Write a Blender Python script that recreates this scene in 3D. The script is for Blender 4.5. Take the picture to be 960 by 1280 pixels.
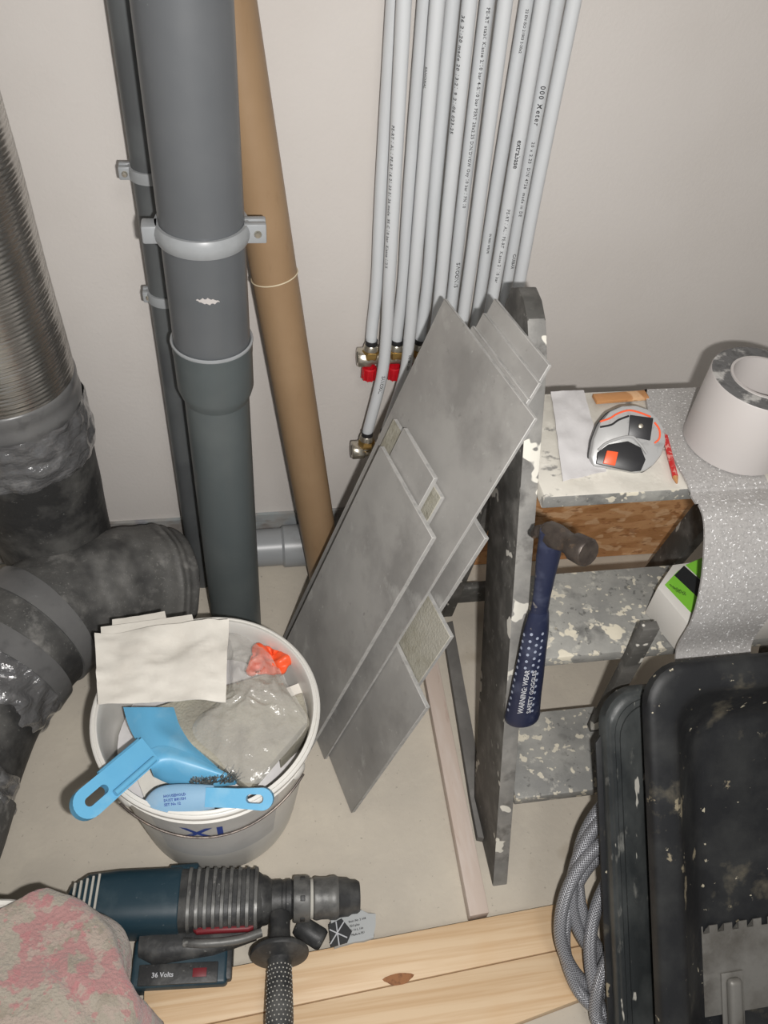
import bpy, bmesh, math, random
from mathutils import Vector, Matrix, noise
random.seed(7)
for o in list(bpy.data.objects): bpy.data.objects.remove(o)
V = Vector
scn = bpy.context.scene
col = scn.collection

# ------------------------------------------------------------------ camera
FPX, CH = 1036.0, 1.4                       # focal length in pixels of a 960x1280 frame, eye height
_d = V((-110, 980, FPX)).normalized()
_h = V((1025, -62.3, 167.8)); _h = (_h - _h.dot(_d)*_d).normalized()
RX, RZ = _h, -_d
RY = RZ.cross(RX)                            # rows: world axes written in camera coordinates (x right, y down, z forward)
CAM = V((0, 0, CH))
cam = bpy.data.cameras.new('camera'); camo = bpy.data.objects.new('camera', cam); col.objects.link(camo)
cx = V((RX.x, RY.x, RZ.x)); cy = V((RX.y, RY.y, RZ.y)); cz = V((RX.z, RY.z, RZ.z))
m = Matrix.Identity(4)
for i in range(3): m[i][0], m[i][1], m[i][2], m[i][3] = cx[i], -cy[i], -cz[i], CAM[i]
camo.matrix_world = m
cam.sensor_fit = 'VERTICAL'; cam.sensor_height = 32.0; cam.lens = 32.0*FPX/1280.0
cam.clip_start = .02
scn.camera = camo

# ------------------------------------------------------------------ light and exposure
w = bpy.data.worlds.new('world'); scn.world = w; w.use_nodes = True
w.node_tree.nodes['Background'].inputs[0].default_value = (.95, .97, 1, 1)
w.node_tree.nodes['Background'].inputs[1].default_value = .36
fl = bpy.data.lights.new('camera_flash', 'AREA'); fl.shape = 'RECTANGLE'; fl.size = .022; fl.size_y = .014
fl.energy = 15.5; fl.color = (1.0, .972, .945)
flo = bpy.data.objects.new('camera_flash', fl); col.objects.link(flo)
flo.matrix_world = m @ Matrix.Translation((.050, -.032, .0))
rl = bpy.data.lights.new('overhead_fill', 'AREA'); rl.shape = 'DISK'; rl.size = .5; rl.energy = 9.0; rl.color = (1, .97, .93)  # unseen overhead fill, added to even out brightness towards the floor
rlo = bpy.data.objects.new('overhead_fill', rl); col.objects.link(rlo); rlo.location = (.3, -.7, 2.38)
vs = scn.view_settings
vs.view_transform = 'Standard'; vs.look = 'None'; vs.gamma = 1; vs.use_curve_mapping = False; vs.exposure = 0.0

# ------------------------------------------------------------------ rays onto real planes (photo pixel -> point at a known depth)
def ray(px, py):
    c = V((px-480, py-640, FPX)); return V((RX.dot(c), RY.dot(c), RZ.dot(c)))
def PL(px, py, p0, n):
    v = ray(px, py); n = V(n); return CAM + v*(n.dot(V(p0)-CAM)/n.dot(v))
def F(px, py, z=0.): return PL(px, py, (0, 0, z), (0, 0, 1))
def W(px, py, y): return PL(px, py, (0, y, 0), (0, 1, 0))

# ------------------------------------------------------------------ materials
def nodes_of(name):
    mt = bpy.data.materials.new(name); mt.use_nodes = True
    return mt, mt.node_tree, mt.node_tree.nodes['Principled BSDF']
def c4(c): return (c[0], c[1], c[2], 1)
def srgb(r, g, b):
    f = lambda v: (v/255/12.92 if v/255 <= .04045 else ((v/255+.055)/1.055)**2.4)
    return (f(r), f(g), f(b))
def N(nt, t, **k):
    n = nt.nodes.new(t)
    for a, v in k.items():
        if isinstance(v, tuple) and a.startswith('i_'): n.inputs[a[2:].replace('_', ' ')].default_value = v
        elif a.startswith('i_'): n.inputs[a[2:].replace('_', ' ')].default_value = v
        else: setattr(n, a, v)
    return n
def mat(name, base, rough=.5, metal=0, spec=.5, layers=(), bump=None, coat=0, alpha=1, trans=0, emis=None, sheen=0, coord='Object'):
    """layers: (colour, noise scale, threshold low, threshold high, detail, strength[, stretch xyz])"""
    mt, nt, b = nodes_of(name)
    tc = N(nt, 'ShaderNodeTexCoord')
    cur = N(nt, 'ShaderNodeRGB'); cur.outputs[0].default_value = c4(base); out = cur.outputs[0]
    for i, L in enumerate(layers):
        c, sc, lo, hi, det, st = L[:6]
        mp = N(nt, 'ShaderNodeMapping'); mp.inputs['Location'].default_value = (i*3.7+1, i*1.9, i*2.3)
        if len(L) > 6: mp.inputs['Scale'].default_value = L[6]
        nt.links.new(tc.outputs[coord], mp.inputs[0])
        no = N(nt, 'ShaderNodeTexNoise', i_Scale=sc, i_Detail=det, i_Roughness=.6)
        nt.links.new(mp.outputs[0], no.inputs['Vector'])
        mr = N(nt, 'ShaderNodeMapRange'); mr.inputs[1].default_value = lo; mr.inputs[2].default_value = hi
        mr.inputs[3].default_value = 0; mr.inputs[4].default_value = st
        nt.links.new(no.outputs[0], mr.inputs[0])
        mx = N(nt, 'ShaderNodeMix', data_type='RGBA')
        nt.links.new(mr.outputs[0], mx.inputs[0]); nt.links.new(out, mx.inputs[6]); mx.inputs[7].default_value = c4(c)
        out = mx.outputs[2]
    nt.links.new(out, b.inputs['Base Color'])
    b.inputs['Roughness'].default_value = rough; b.inputs['Metallic'].default_value = metal
    b.inputs['Specular IOR Level'].default_value = spec
    b.inputs['Coat Weight'].default_value = coat; b.inputs['Alpha'].default_value = alpha
    b.inputs['Transmission Weight'].default_value = trans; b.inputs['Sheen Weight'].default_value = sheen
    if bump:
        no = N(nt, 'ShaderNodeTexNoise', i_Scale=bump[0], i_Detail=5.0)
        mp = N(nt, 'ShaderNodeMapping'); nt.links.new(tc.outputs[coord], mp.inputs[0])
        if len(bump) > 2: mp.inputs['Scale'].default_value = bump[2]
        nt.links.new(mp.outputs[0], no.inputs['Vector'])
        bp = N(nt, 'ShaderNodeBump'); bp.inputs['Strength'].default_value = bump[1]; bp.inputs['Distance'].default_value = .004
        nt.links.new(no.outputs[0], bp.inputs['Height']); nt.links.new(bp.outputs[0], b.inputs['Normal'])
    return mt
G = lambda v: srgb(v, v, v)
M = {}
M['wall'] = mat('painted_plaster', srgb(206, 201, 196), .75, spec=.25, layers=[(srgb(196, 190, 184), 3, .4, .7, 3, .5)], bump=(160, .12))
M['ceil'] = mat('ceiling_paint', srgb(215, 213, 210), .8)
M['floor'] = mat('dusty_concrete', srgb(196, 188, 174), .75, spec=.25,
    layers=[(srgb(182, 175, 163), 3, .42, .62, 6, .7), (srgb(206, 198, 182), 9, .5, .7, 6, .6), (srgb(160, 148, 130), 5, .66, .74, 3, .5), (srgb(120, 114, 104), 120, .68, .75, 2, .5)], bump=(90, .2))
M['strip'] = mat('dirty_base_plaster', srgb(150, 149, 146), .8,
    layers=[(srgb(118, 110, 104), 8, .5, .6, 3, .7, (1, 1, 4)), (srgb(148, 156, 158), 14, .5, .62, 4, .8), (srgb(120, 114, 122), 10, .58, .66, 2, .5)], bump=(60, .4))
M['pvc'] = mat('dark_grey_pvc', srgb(92, 95, 98), .38, spec=.5,
    layers=[(srgb(106, 108, 110), 5, .5, .75, 4, .5), (srgb(80, 84, 86), 4, .5, .7, 3, .6), (srgb(165, 165, 162), 150, .74, .8, 3, .45)], bump=(30, .04))
M['pvc_low'] = mat('green_grey_pvc', srgb(84, 91, 92), .42,
    layers=[(srgb(98, 104, 104), 6, .5, .7, 4, .6), (srgb(140, 134, 126), 16, .66, .78, 6, .45, (1, 1, .4))], bump=(30, .05))
M['pvc_light'] = mat('light_grey_pvc', srgb(148, 151, 153), .35, layers=[(srgb(128, 130, 130), 20, .5, .7, 4, .5)])
M['thin'] = mat('thin_dark_pipe', srgb(88, 91, 92), .4, layers=[(srgb(74, 76, 78), 9, .45, .6, 3, .6)])
M['kraft'] = mat('brown_kraft_tube', srgb(152, 126, 97), .42, spec=.4, layers=[(srgb(136, 110, 82), 5, .4, .7, 4, .6), (srgb(128, 103, 76), 90, .6, .8, 3, .4, (1, 1, .3))], bump=(120, .06))
M['pipe_white'] = mat('white_multilayer_pipe', srgb(205, 208, 210), .35, layers=[(srgb(195, 197, 199), 20, .5, .7, 3, .5, (1, 1, .2))])
M['ink'] = mat('black_ink', srgb(48, 48, 50), .6)
M['nickel'] = mat('nickel_plate', srgb(200, 194, 180), .28, metal=.85, layers=[(srgb(165, 158, 142), 60, .5, .7, 3, .6)])
M['brass'] = mat('brass', srgb(200, 168, 105), .3, metal=.9)
M['redcap'] = mat('red_plastic', srgb(190, 22, 34), .35)
M['blackp'] = mat('black_plastic', srgb(38, 38, 40), .4)
M['tile'] = mat('grey_ceramic_tile', srgb(144, 142, 139), .42, spec=.5,
    layers=[(srgb(164, 162, 158), 4, .42, .62, 7, .85), (srgb(126, 124, 121), 7, .52, .68, 6, .7), (srgb(178, 177, 173), 16, .60, .70, 7, .6, (2.5, 1, .8)), (srgb(112, 110, 107), 60, .66, .74, 4, .5), (srgb(185, 184, 180), 90, .68, .74, 3, .5)], bump=(50, .06))
M['tile_edge'] = mat('tile_body', srgb(170, 169, 166), .6, layers=[(srgb(138, 138, 136), 60, .45, .65, 4, .7)])
M['tile_back'] = mat('tile_back_beige', srgb(160, 157, 144), .75, layers=[(srgb(145, 141, 126), 60, .45, .6, 5, .8), (srgb(168, 165, 155), 10, .5, .6, 5, .6)], bump=(260, .4))
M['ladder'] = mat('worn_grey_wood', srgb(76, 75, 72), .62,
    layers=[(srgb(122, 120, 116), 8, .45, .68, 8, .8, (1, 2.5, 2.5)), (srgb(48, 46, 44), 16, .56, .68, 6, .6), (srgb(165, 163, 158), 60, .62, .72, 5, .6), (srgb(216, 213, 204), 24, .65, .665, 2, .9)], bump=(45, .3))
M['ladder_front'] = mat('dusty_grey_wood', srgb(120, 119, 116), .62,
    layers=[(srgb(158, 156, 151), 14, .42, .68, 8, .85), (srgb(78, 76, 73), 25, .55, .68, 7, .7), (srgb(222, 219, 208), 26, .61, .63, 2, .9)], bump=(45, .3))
M['tread'] = mat('plaster_spotted_tread', srgb(124, 124, 121), .62,
    layers=[(srgb(158, 157, 151), 10, .40, .66, 9, .9), (srgb(86, 86, 84), 22, .54, .68, 7, .75), (srgb(190, 187, 176), 38, .60, .68, 5, .7), (srgb(210, 203, 184), 17, .612, .627, 3, .95), (srgb(205, 198, 180), 60, .62, .64, 2, .85), (srgb(70, 70, 68), 90, .62, .68, 4, .6)], bump=(45, .3))
M['platform'] = mat('plaster_covered_platform', srgb(204, 200, 190), .62,
    layers=[(srgb(184, 180, 170), 11, .45, .62, 6, .8), (srgb(120, 119, 116), 20, .60, .64, 8, .85, (1, 1.6, 1)), (srgb(224, 220, 210), 30, .55, .68, 4, .7)], bump=(45, .3))
M['osb'] = mat('osb_flakes', srgb(206, 156, 108), .6,
    layers=[(srgb(176, 124, 76), 12, .47, .52, 1, .8, (1, 1, 3)), (srgb(224, 184, 142), 20, .56, .60, 1, .8, (1.2, 1, 2.4)), (srgb(150, 98, 58), 34, .60, .64, 2, .7, (1, 1, 3)), (srgb(196, 140, 96), 60, .5, .6, 3, .5, (1, 1, 4))], bump=(60, .3))
M['whiteboard'] = mat('white_board', srgb(205, 202, 196), .7)
M['rubber'] = mat('dusty_rubber_insulation', srgb(70, 70, 69), .6, spec=.35,
    layers=[(srgb(116, 115, 112), 8, .36, .64, 9, .8), (srgb(152, 150, 146), 26, .56, .72, 7, .6), (srgb(150, 149, 144), 240, .62, .74, 2, .5), (srgb(42, 42, 43), 5, .56, .66, 4, .7)], bump=(45, .5))
M['rubber_dark'] = mat('dark_rubber', srgb(46, 46, 46), .55, layers=[(srgb(104, 103, 100), 12, .46, .7, 9, .75), (srgb(140, 139, 134), 130, .67, .76, 2, .5)], bump=(50, .4))
M['tape'] = mat('grey_tape', srgb(100, 100, 100), .32, layers=[(srgb(112, 112, 111), 10, .45, .7, 6, .7), (srgb(80, 80, 80), 30, .55, .7, 4, .6)], bump=(26, .25))
M['film'] = mat('shiny_grey_film', srgb(92, 92, 93), .14, spec=.9, layers=[(srgb(150, 150, 150), 20, .55, .7, 4, .5)], bump=(60, 1.0, (1, 1, 2)), coat=.6)
M['alu'] = mat('aluminium_foil_duct', srgb(196, 193, 188), .24, metal=.92, layers=[(srgb(150, 147, 142), 6, .45, .65, 4, .6)], bump=(30, .12))
M['bucket'] = mat('white_bucket_plastic', srgb(214, 212, 206), .4, layers=[(srgb(196, 193, 186), 8, .5, .68, 6, .6)], bump=(20, .05))
M['bucket'].node_tree.nodes['Principled BSDF'].inputs['Subsurface Weight'].default_value = .0
M['inner'] = mat('bucket_label', srgb(196, 196, 194), .45, layers=[(srgb(178, 177, 174), 9, .5, .7, 5, .7)])
M['paper'] = mat('white_paper_towel', srgb(218, 214, 205), .85, layers=[(srgb(206, 200, 190), 12, .5, .7, 5, .6)], bump=(70, .18))
M['paper2'] = mat('white_sheet', srgb(214, 212, 212), .7, layers=[(srgb(184, 182, 182), 12, .5, .68, 5, .6)], bump=(26, .3))
M['blue'] = mat('light_blue_plastic', srgb(98, 168, 206), .42, layers=[(srgb(148, 190, 212), 22, .52, .74, 6, .5), (srgb(80, 152, 196), 9, .5, .7, 4, .5)])
M['bluepale'] = mat('pale_blue_rubber', srgb(130, 168, 196), .5, layers=[(srgb(160, 180, 195), 20, .5, .7, 5, .6)])
M['bristle'] = mat('dark_bristle', srgb(90, 98, 100), .8, layers=[(srgb(150, 150, 145), 200, .5, .6, 2, .8)])
M['orange'] = mat('orange_plastic', srgb(235, 92, 50), .4)
M['bag'] = mat('clear_plastic_bag', srgb(215, 212, 205), .12, spec=.9, alpha=.34, bump=(60, .9), coat=.6)
M['sand'] = mat('dusty_sanding_sponge', srgb(150, 146, 134), .9, layers=[(srgb(172, 168, 152), 18, .45, .62, 6, .8), (srgb(118, 114, 104), 12, .58, .68, 5, .7)], bump=(240, .5))
M['teal'] = mat('dark_teal_tool_plastic', srgb(26, 52, 64), .45, layers=[(srgb(74, 90, 96), 14, .48, .7, 8, .6), (srgb(110, 120, 122), 130, .68, .76, 3, .5)], bump=(30, .08))
M['toolblack'] = mat('dusty_black_tool_plastic', srgb(44, 45, 46), .5, layers=[(srgb(92, 92, 90), 24, .46, .7, 8, .75), (srgb(150, 150, 146), 160, .68, .76, 3, .6)], bump=(60, .25))
M['toolgrey'] = mat('grey_tool_metal', srgb(104, 104, 102), .45, metal=.2, layers=[(srgb(60, 60, 60), 25, .5, .65, 6, .8), (srgb(165, 164, 160), 60, .62, .72, 4, .6)], bump=(50, .2))
M['dust'] = mat('pale_dust', srgb(182, 180, 172), .9)
M['toolred'] = mat('tool_red', srgb(112, 28, 36), .5)
M['printgrey'] = mat('grey_print', srgb(165, 168, 168), .6)
def M_pine():
    mt, nt, b = nodes_of('pine_board')
    tc = N(nt, 'ShaderNodeTexCoord'); mp = N(nt, 'ShaderNodeMapping'); mp.inputs['Scale'].default_value = (1.0, 34, 6)
    nt.links.new(tc.outputs['Object'], mp.inputs[0])
    no = N(nt, 'ShaderNodeTexNoise', i_Scale=3.0, i_Detail=6.0, i_Distortion=.6); nt.links.new(mp.outputs[0], no.inputs['Vector'])
    cr = N(nt, 'ShaderNodeValToRGB'); cr.color_ramp.elements[0].position = .36; cr.color_ramp.elements[0].color = c4(srgb(204, 172, 134))
    cr.color_ramp.elements[1].position = .6; cr.color_ramp.elements[1].color = c4(srgb(220, 194, 160)); nt.links.new(no.outputs[0], cr.inputs[0])
    n2 = N(nt, 'ShaderNodeTexNoise', i_Scale=5.0, i_Detail=3.0); nt.links.new(tc.outputs['Object'], n2.inputs['Vector'])
    mr = N(nt, 'ShaderNodeMapRange'); mr.inputs[1].default_value = .5; mr.inputs[2].default_value = .72; mr.inputs[4].default_value = .35; nt.links.new(n2.outputs[0], mr.inputs[0])
    mx = N(nt, 'ShaderNodeMix', data_type='RGBA'); nt.links.new(mr.outputs[0], mx.inputs[0]); nt.links.new(cr.outputs[0], mx.inputs[6]); mx.inputs[7].default_value = c4(srgb(204, 160, 108))
    nt.links.new(mx.outputs[2], b.inputs['Base Color']); b.inputs['Roughness'].default_value = .55
    return mt
M['pine'] = M_pine()
M['knot'] = mat('pine_knot', srgb(150, 100, 58), .55, layers=[(srgb(112, 70, 40), 120, .45, .6, 4, .7)])
M['batten'] = mat('pale_batten', srgb(196, 180, 168), .7, layers=[(srgb(208, 198, 190), 6, .45, .65, 5, .8, (5, .7, 2)), (srgb(176, 150, 136), 30, .6, .7, 4, .6, (4, .5, 2))])
M['lath'] = mat('dusty_lath', srgb(104, 102, 99), .75, layers=[(srgb(128, 126, 122), 12, .45, .65, 6, .7), (srgb(80, 78, 75), 20, .55, .7, 5, .6)])
M['tub'] = mat('black_mortar_tub', srgb(31, 32, 34), .5, spec=.28,
    layers=[(srgb(60, 61, 60), 9, .46, .72, 9, .75), (srgb(104, 98, 84), 13, .60, .70, 9, .6), (srgb(150, 140, 118), 19, .645, .67, 7, .8), (srgb(190, 182, 160), 60, .68, .70, 4, .8)], bump=(24, .3))
M['tub2'] = mat('scuffed_black_tub', srgb(44, 47, 48), .36, spec=.5,
    layers=[(srgb(84, 87, 86), 10, .44, .68, 9, .8, (1, .6, .6)), (srgb(140, 140, 134), 60, .62, .74, 5, .6, (1, .3, .3)), (srgb(205, 202, 192), 30, .66, .68, 3, .7, (2, .5, .5))], bump=(26, .25))
M['steel'] = mat('dirty_steel', srgb(126, 124, 119), .5, metal=.35, layers=[(srgb(84, 80, 74), 12, .45, .66, 7, .8), (srgb(132, 130, 124), 40, .6, .7, 4, .5)], bump=(60, .15))
M['hammerblue'] = mat('navy_rubber_grip', srgb(32, 38, 62), .45, layers=[(srgb(72, 78, 98), 28, .50, .7, 7, .7), (srgb(150, 145, 138), 60, .68, .75, 4, .6)], bump=(40, .1))
M['hammersteel'] = mat('worn_hammer_steel', srgb(92, 84, 78), .42, metal=.6, layers=[(srgb(60, 54, 52), 30, .45, .6, 6, .7), (srgb(132, 112, 92), 60, .6, .7, 4, .6)], bump=(90, .2))
M['rollwhite'] = mat('white_roll_tape', srgb(186, 181, 178), .5, layers=[(srgb(178, 173, 171), 6, .5, .7, 4, .5)])
M['rolledge'] = mat('dirty_roll_edge', srgb(98, 98, 98), .5, layers=[(srgb(190, 188, 184), 35, .55, .64, 5, .8), (srgb(70, 70, 70), 50, .55, .65, 4, .6)], bump=(120, .5))
M['chrome'] = mat('silver_case', srgb(176, 176, 175), .3, metal=.25, layers=[(srgb(120, 120, 120), 60, .55, .7, 4, .5)])
M['greenp'] = mat('green_print', srgb(122, 190, 58), .5)
M['blackpr'] = mat('black_print', srgb(32, 34, 36), .5)
M['yellow'] = mat('yellow_print', srgb(225, 215, 60), .5)
M['pencil'] = mat('red_pencil_paint', srgb(196, 48, 48), .5, layers=[(srgb(222, 160, 150), 130, .52, .6, 3, .8)])
M['band'] = mat('rubber_band', srgb(205, 192, 165), .6)
M['labelblue'] = mat('blue_lettering', srgb(36, 66, 150), .5)
M['grip_dot'] = mat('worn_grip_dot', srgb(150, 158, 175), .6)
M['ink_white'] = mat('white_lettering', srgb(190, 192, 196), .6)
M['greyprint'] = mat('stamped_sponge_print', srgb(96, 112, 138), .6)
def M_glitter():
    mt = mat('silver_glitter_liner', srgb(172, 170, 168), .42, metal=.05, layers=[(srgb(162, 159, 156), 12, .45, .6, 4, .5), (srgb(146, 144, 142), 260, .5, .6, 2, .6), (srgb(245, 245, 245), 300, .63, .67, 2, 1.0)], bump=(420, .15))
    return mt
M['glitter'] = M_glitter()
def M_cloth():
    mt = mat('pink_floral_terry', srgb(158, 150, 138), .95, spec=.1, sheen=.4,
        layers=[(srgb(128, 118, 104), 12, .5, .64, 5, .6), (srgb(168, 118, 120), 16, .53, .56, 4, .75, (1, 1, 1)), (srgb(164, 150, 140), 40, .53, .57, 3, .8), (srgb(172, 116, 118), 42, .60, .63, 3, .6)], bump=(240, .9))
    return mt
M['cloth'] = M_cloth()
def M_braid():
    mt, nt, b = nodes_of('braided_steel_hose')
    uv = N(nt, 'ShaderNodeUVMap'); sp = N(nt, 'ShaderNodeSeparateXYZ'); nt.links.new(uv.outputs[0], sp.inputs[0])
    def mth(op, a, c):
        n = N(nt, 'ShaderNodeMath', operation=op)
        for i, v in enumerate((a, c)):
            if isinstance(v, (int, float)): n.inputs[i].default_value = v
            elif v is not None: nt.links.new(v, n.inputs[i])
        return n.outputs[0]
    l = mth('MULTIPLY', sp.outputs[0], 1500); a = mth('MULTIPLY', sp.outputs[1], 2*math.pi*12)
    s1 = mth('SINE', mth('ADD', l, a), None); 
    sg = mth('SINE', mth('MULTIPLY', sp.outputs[1], 2*math.pi*12), None)
    s2 = mth('SINE', mth('SUBTRACT', l, a), None)
    hgt = mth('MAXIMUM', s1, s2)
    cr = N(nt, 'ShaderNodeValToRGB'); cr.color_ramp.elements[0].position = .35; cr.color_ramp.elements[0].color = c4(srgb(92, 92, 96))
    cr.color_ramp.elements[1].position = .95; cr.color_ramp.elements[1].color = c4(srgb(168, 170, 175)); nt.links.new(hgt, cr.inputs[0])
    nt.links.new(cr.outputs[0], b.inputs['Base Color'])
    bp = N(nt, 'ShaderNodeBump'); bp.inputs['Strength'].default_value = .5; bp.inputs['Distance'].default_value = .001
    nt.links.new(hgt, bp.inputs['Height']); nt.links.new(bp.outputs[0], b.inputs['Normal'])
    b.inputs['Roughness'].default_value = .3; b.inputs['Metallic'].default_value = .25
    return mt
M['braid'] = M_braid()

# ------------------------------------------------------------------ mesh helpers (all shapes are built in world coordinates)
def frame(o, x, y, z):
    mm = Matrix.Identity(4)
    for i in range(3): mm[i][0], mm[i][1], mm[i][2], mm[i][3] = x[i], y[i], z[i], o[i]
    return mm
def zframe(o, z, hint=(1, 0, 0)):
    z = V(z).normalized(); x = V(hint); x = (x - x.dot(z)*z).normalized(); return frame(V(o), x, z.cross(x), z)
def add_box(bm, lo, hi, mx=None, bev=0, seg=2):
    g = bmesh.ops.create_cube(bm, size=1)['verts']
    lo, hi = V(lo), V(hi); c = (lo+hi)/2; s = hi-lo
    for v in g: v.co = V((v.co.x*s.x+c.x, v.co.y*s.y+c.y, v.co.z*s.z+c.z))
    if bev:
        es = list({e for v in g for e in v.link_edges})
        r = bmesh.ops.bevel(bm, geom=es, offset=bev, segments=seg, affect='EDGES', profile=.5)
        g = list({v for f in r['faces'] for v in f.verts} | {v for v in g if v.is_valid})
        seen = set(g); st = list(g)
        while st:
            v = st.pop()
            for e in v.link_edges:
                o = e.other_vert(v)
                if o not in seen: seen.add(o); st.append(o)
        g = list(seen)
    if mx is not None:
        for v in g: v.co = mx @ v.co
    return bm
def add_prism(bm, pts, vec, bev=0):
    pts = [V(p) for p in pts]; vec = V(vec)
    a = [bm.verts.new(p) for p in pts]; b = [bm.verts.new(p+vec) for p in pts]
    n = len(pts); fs = [bm.faces.new(a[::-1]), bm.faces.new(b)]
    for i in range(n): fs.append(bm.faces.new((a[i], a[(i+1) % n], b[(i+1) % n], b[i])))
    bmesh.ops.recalc_face_normals(bm, faces=fs)
    if bev:
        es = [e for e in bm.edges if (e.verts[0] in a or e.verts[0] in b) and (e.verts[1] in a or e.verts[1] in b) and len(e.link_faces) == 2]
        bmesh.ops.bevel(bm, geom=es, offset=bev, segments=2, affect='EDGES', profile=.5)
    return bm
def add_tube(bm, pts, r, seg=20, caps=True, flat=None, twist=None):
    pts = [V(p) for p in pts]; n = len(pts)
    rr = r if isinstance(r, (list, tuple)) else [r]*n
    uvl = bm.loops.layers.uv.verify()
    tan = []
    for i in range(n):
        a = pts[max(0, i-1)]; b = pts[min(n-1, i+1)]; tan.append((b-a).normalized())
    nx = tan[0].orthogonal().normalized() if twist is None else (V(twist)-V(twist).dot(tan[0])*tan[0]).normalized()
    rings = []; L = [0]
    for i in range(n):
        if i: L.append(L[-1]+(pts[i]-pts[i-1]).length)
        nx = (nx - nx.dot(tan[i])*tan[i]).normalized(); ny = tan[i].cross(nx)
        fx, fy = (flat[i] if isinstance(flat, list) else flat) if flat else (1, 1)
        rings.append([bm.verts.new(pts[i]+rr[i]*(math.cos(2*math.pi*k/seg)*nx*fx+math.sin(2*math.pi*k/seg)*ny*fy)) for k in range(seg)])
    for i in range(n-1):
        for k in range(seg):
            f = bm.faces.new((rings[i][k], rings[i][(k+1) % seg], rings[i+1][(k+1) % seg], rings[i+1][k]))
            for lp, (u, v) in zip(f.loops, ((L[i], k/seg), (L[i], (k+1)/seg), (L[i+1], (k+1)/seg), (L[i+1], k/seg))): lp[uvl].uv = (u, v)
    if caps: bm.faces.new(rings[0][::-1]); bm.faces.new(rings[-1])
    return bm
def add_lathe(bm, prof, seg=48, mx=None, close=False, a0=0, a1=None):
    """prof (r, z) list about local z"""
    full = a1 is None
    rings = []; cnt = seg if full else seg+1
    for r, z in prof:
        if r < 1e-6: rings.append([bm.verts.new((0, 0, z))]*cnt)
        else: rings.append([bm.verts.new((r*math.cos((a0+(2*math.pi if full else a1-a0)*k/seg)), r*math.sin((a0+(2*math.pi if full else a1-a0)*k/seg)), z)) for k in range(cnt)])
    vs_ = list({v for rg in rings for v in rg})
    n = len(prof); fs = []
    for i in range(n if close else n-1):
        A, B = rings[i], rings[(i+1) % n]
        for k in range(seg):
            q = [A[k], A[(k+1) % cnt], B[(k+1) % cnt], B[k]]
            u = []
            for v in q:
                if v not in u: u.append(v)
            if len(u) > 2: fs.append(bm.faces.new(u))
    if not full and close:
        fs.append(bm.faces.new([rings[i][0] for i in range(n)])); fs.append(bm.faces.new([rings[i][-1] for i in range(n)][::-1]))
    bmesh.ops.recalc_face_normals(bm, faces=fs)
    if mx is not None:
        for v in vs_: v.co = mx @ v.co
    return bm
def link_obj(name, bm, mt, parent=None, loc=None, sharp=38, mods=()):
    me = bpy.data.meshes.new(name)
    loc = V(loc) if loc is not None else (V(parent['_o']) if parent is not None else V((0, 0, 0)))
    if loc.length > 0: bmesh.ops.translate(bm, verts=bm.verts, vec=-loc)
    for f in bm.faces: f.smooth = True
    for e in bm.edges:
        if len(e.link_faces) == 2 and e.calc_face_angle(0) > math.radians(sharp): e.smooth = False
    bm.to_mesh(me); bm.free()
    for q in (mt if isinstance(mt, (list, tuple)) else [mt]): me.materials.append(q)
    o = bpy.data.objects.new(name, me); col.objects.link(o)
    if parent is not None: o.parent = parent; o['_o'] = list(loc); o.location = loc - V(parent['_o'])
    else: o.location = loc; o['_o'] = list(loc)
    return o
def thing(name, label, cat, loc=(0, 0, 0), group=None):
    o = bpy.data.objects.new(name, None); col.objects.link(o); o.location = loc; o['_o'] = list(loc); o.empty_display_size = .05
    return tag(o, label, cat, group)
def tag(o, label, cat, group=None):
    o['label'] = label; o['category'] = cat
    if group: o['group'] = group
    return o
def B(): return bmesh.new()
def lab(o, s): o['label'] = s; return o
def text(body, size, place, mt, parent, name='lettering', extr=.0003, res=3, spacing=1.0, align='LEFT'):
    """flat outlines laid on a surface: place(x, y) -> point"""
    cu = bpy.data.curves.new('t', 'FONT'); cu.body = body; cu.size = size; cu.resolution_u = res; cu.space_character = spacing; cu.align_x = align; cu.offset = size*.018
    ob = bpy.data.objects.new('t', cu); col.objects.link(ob)
    dg = bpy.context.evaluated_depsgraph_get(); dg.update()
    me = bpy.data.meshes.new_from_object(ob.evaluated_get(dg))
    bm = B(); bm.from_mesh(me); bpy.data.objects.remove(ob); bpy.data.curves.remove(cu); bpy.data.meshes.remove(me)
    for v in bm.verts: v.co = place(v.co.x, v.co.y)
    return link_obj(name, bm, mt, parent)
def plane_place(o, x, y, lift=.0006):
    o, x, y = V(o), V(x).normalized(), V(y); y = (y-y.dot(x)*x).normalized(); n = x.cross(y)
    return lambda u, v: o + x*u + y*v + n*lift
def smooth_path(pts, n=8):
    """Catmull-Rom through pts"""
    pts = [V(p) for p in pts]; out = []
    P = [pts[0]*2-pts[1]] + pts + [pts[-1]*2-pts[-2]]
    for i in range(1, len(P)-2):
        for k in range(n):
            t = k/n; a, b, c, d = P[i-1], P[i], P[i+1], P[i+2]
            out.append(.5*((2*b)+(c-a)*t+(2*a-5*b+4*c-d)*t*t+(3*b-a-3*c+d)*t**3))
    out.append(pts[-1]); return out
def fuzz(bm, amp, sc, seed=0, normal=None):
    bm.normal_update()
    mv = [(v, (V(normal) if normal is not None else v.normal)*noise.noise(V(v.co)*sc+V((seed, seed, seed)))*amp) for v in bm.verts]
    for v, d in mv: v.co += d

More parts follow.
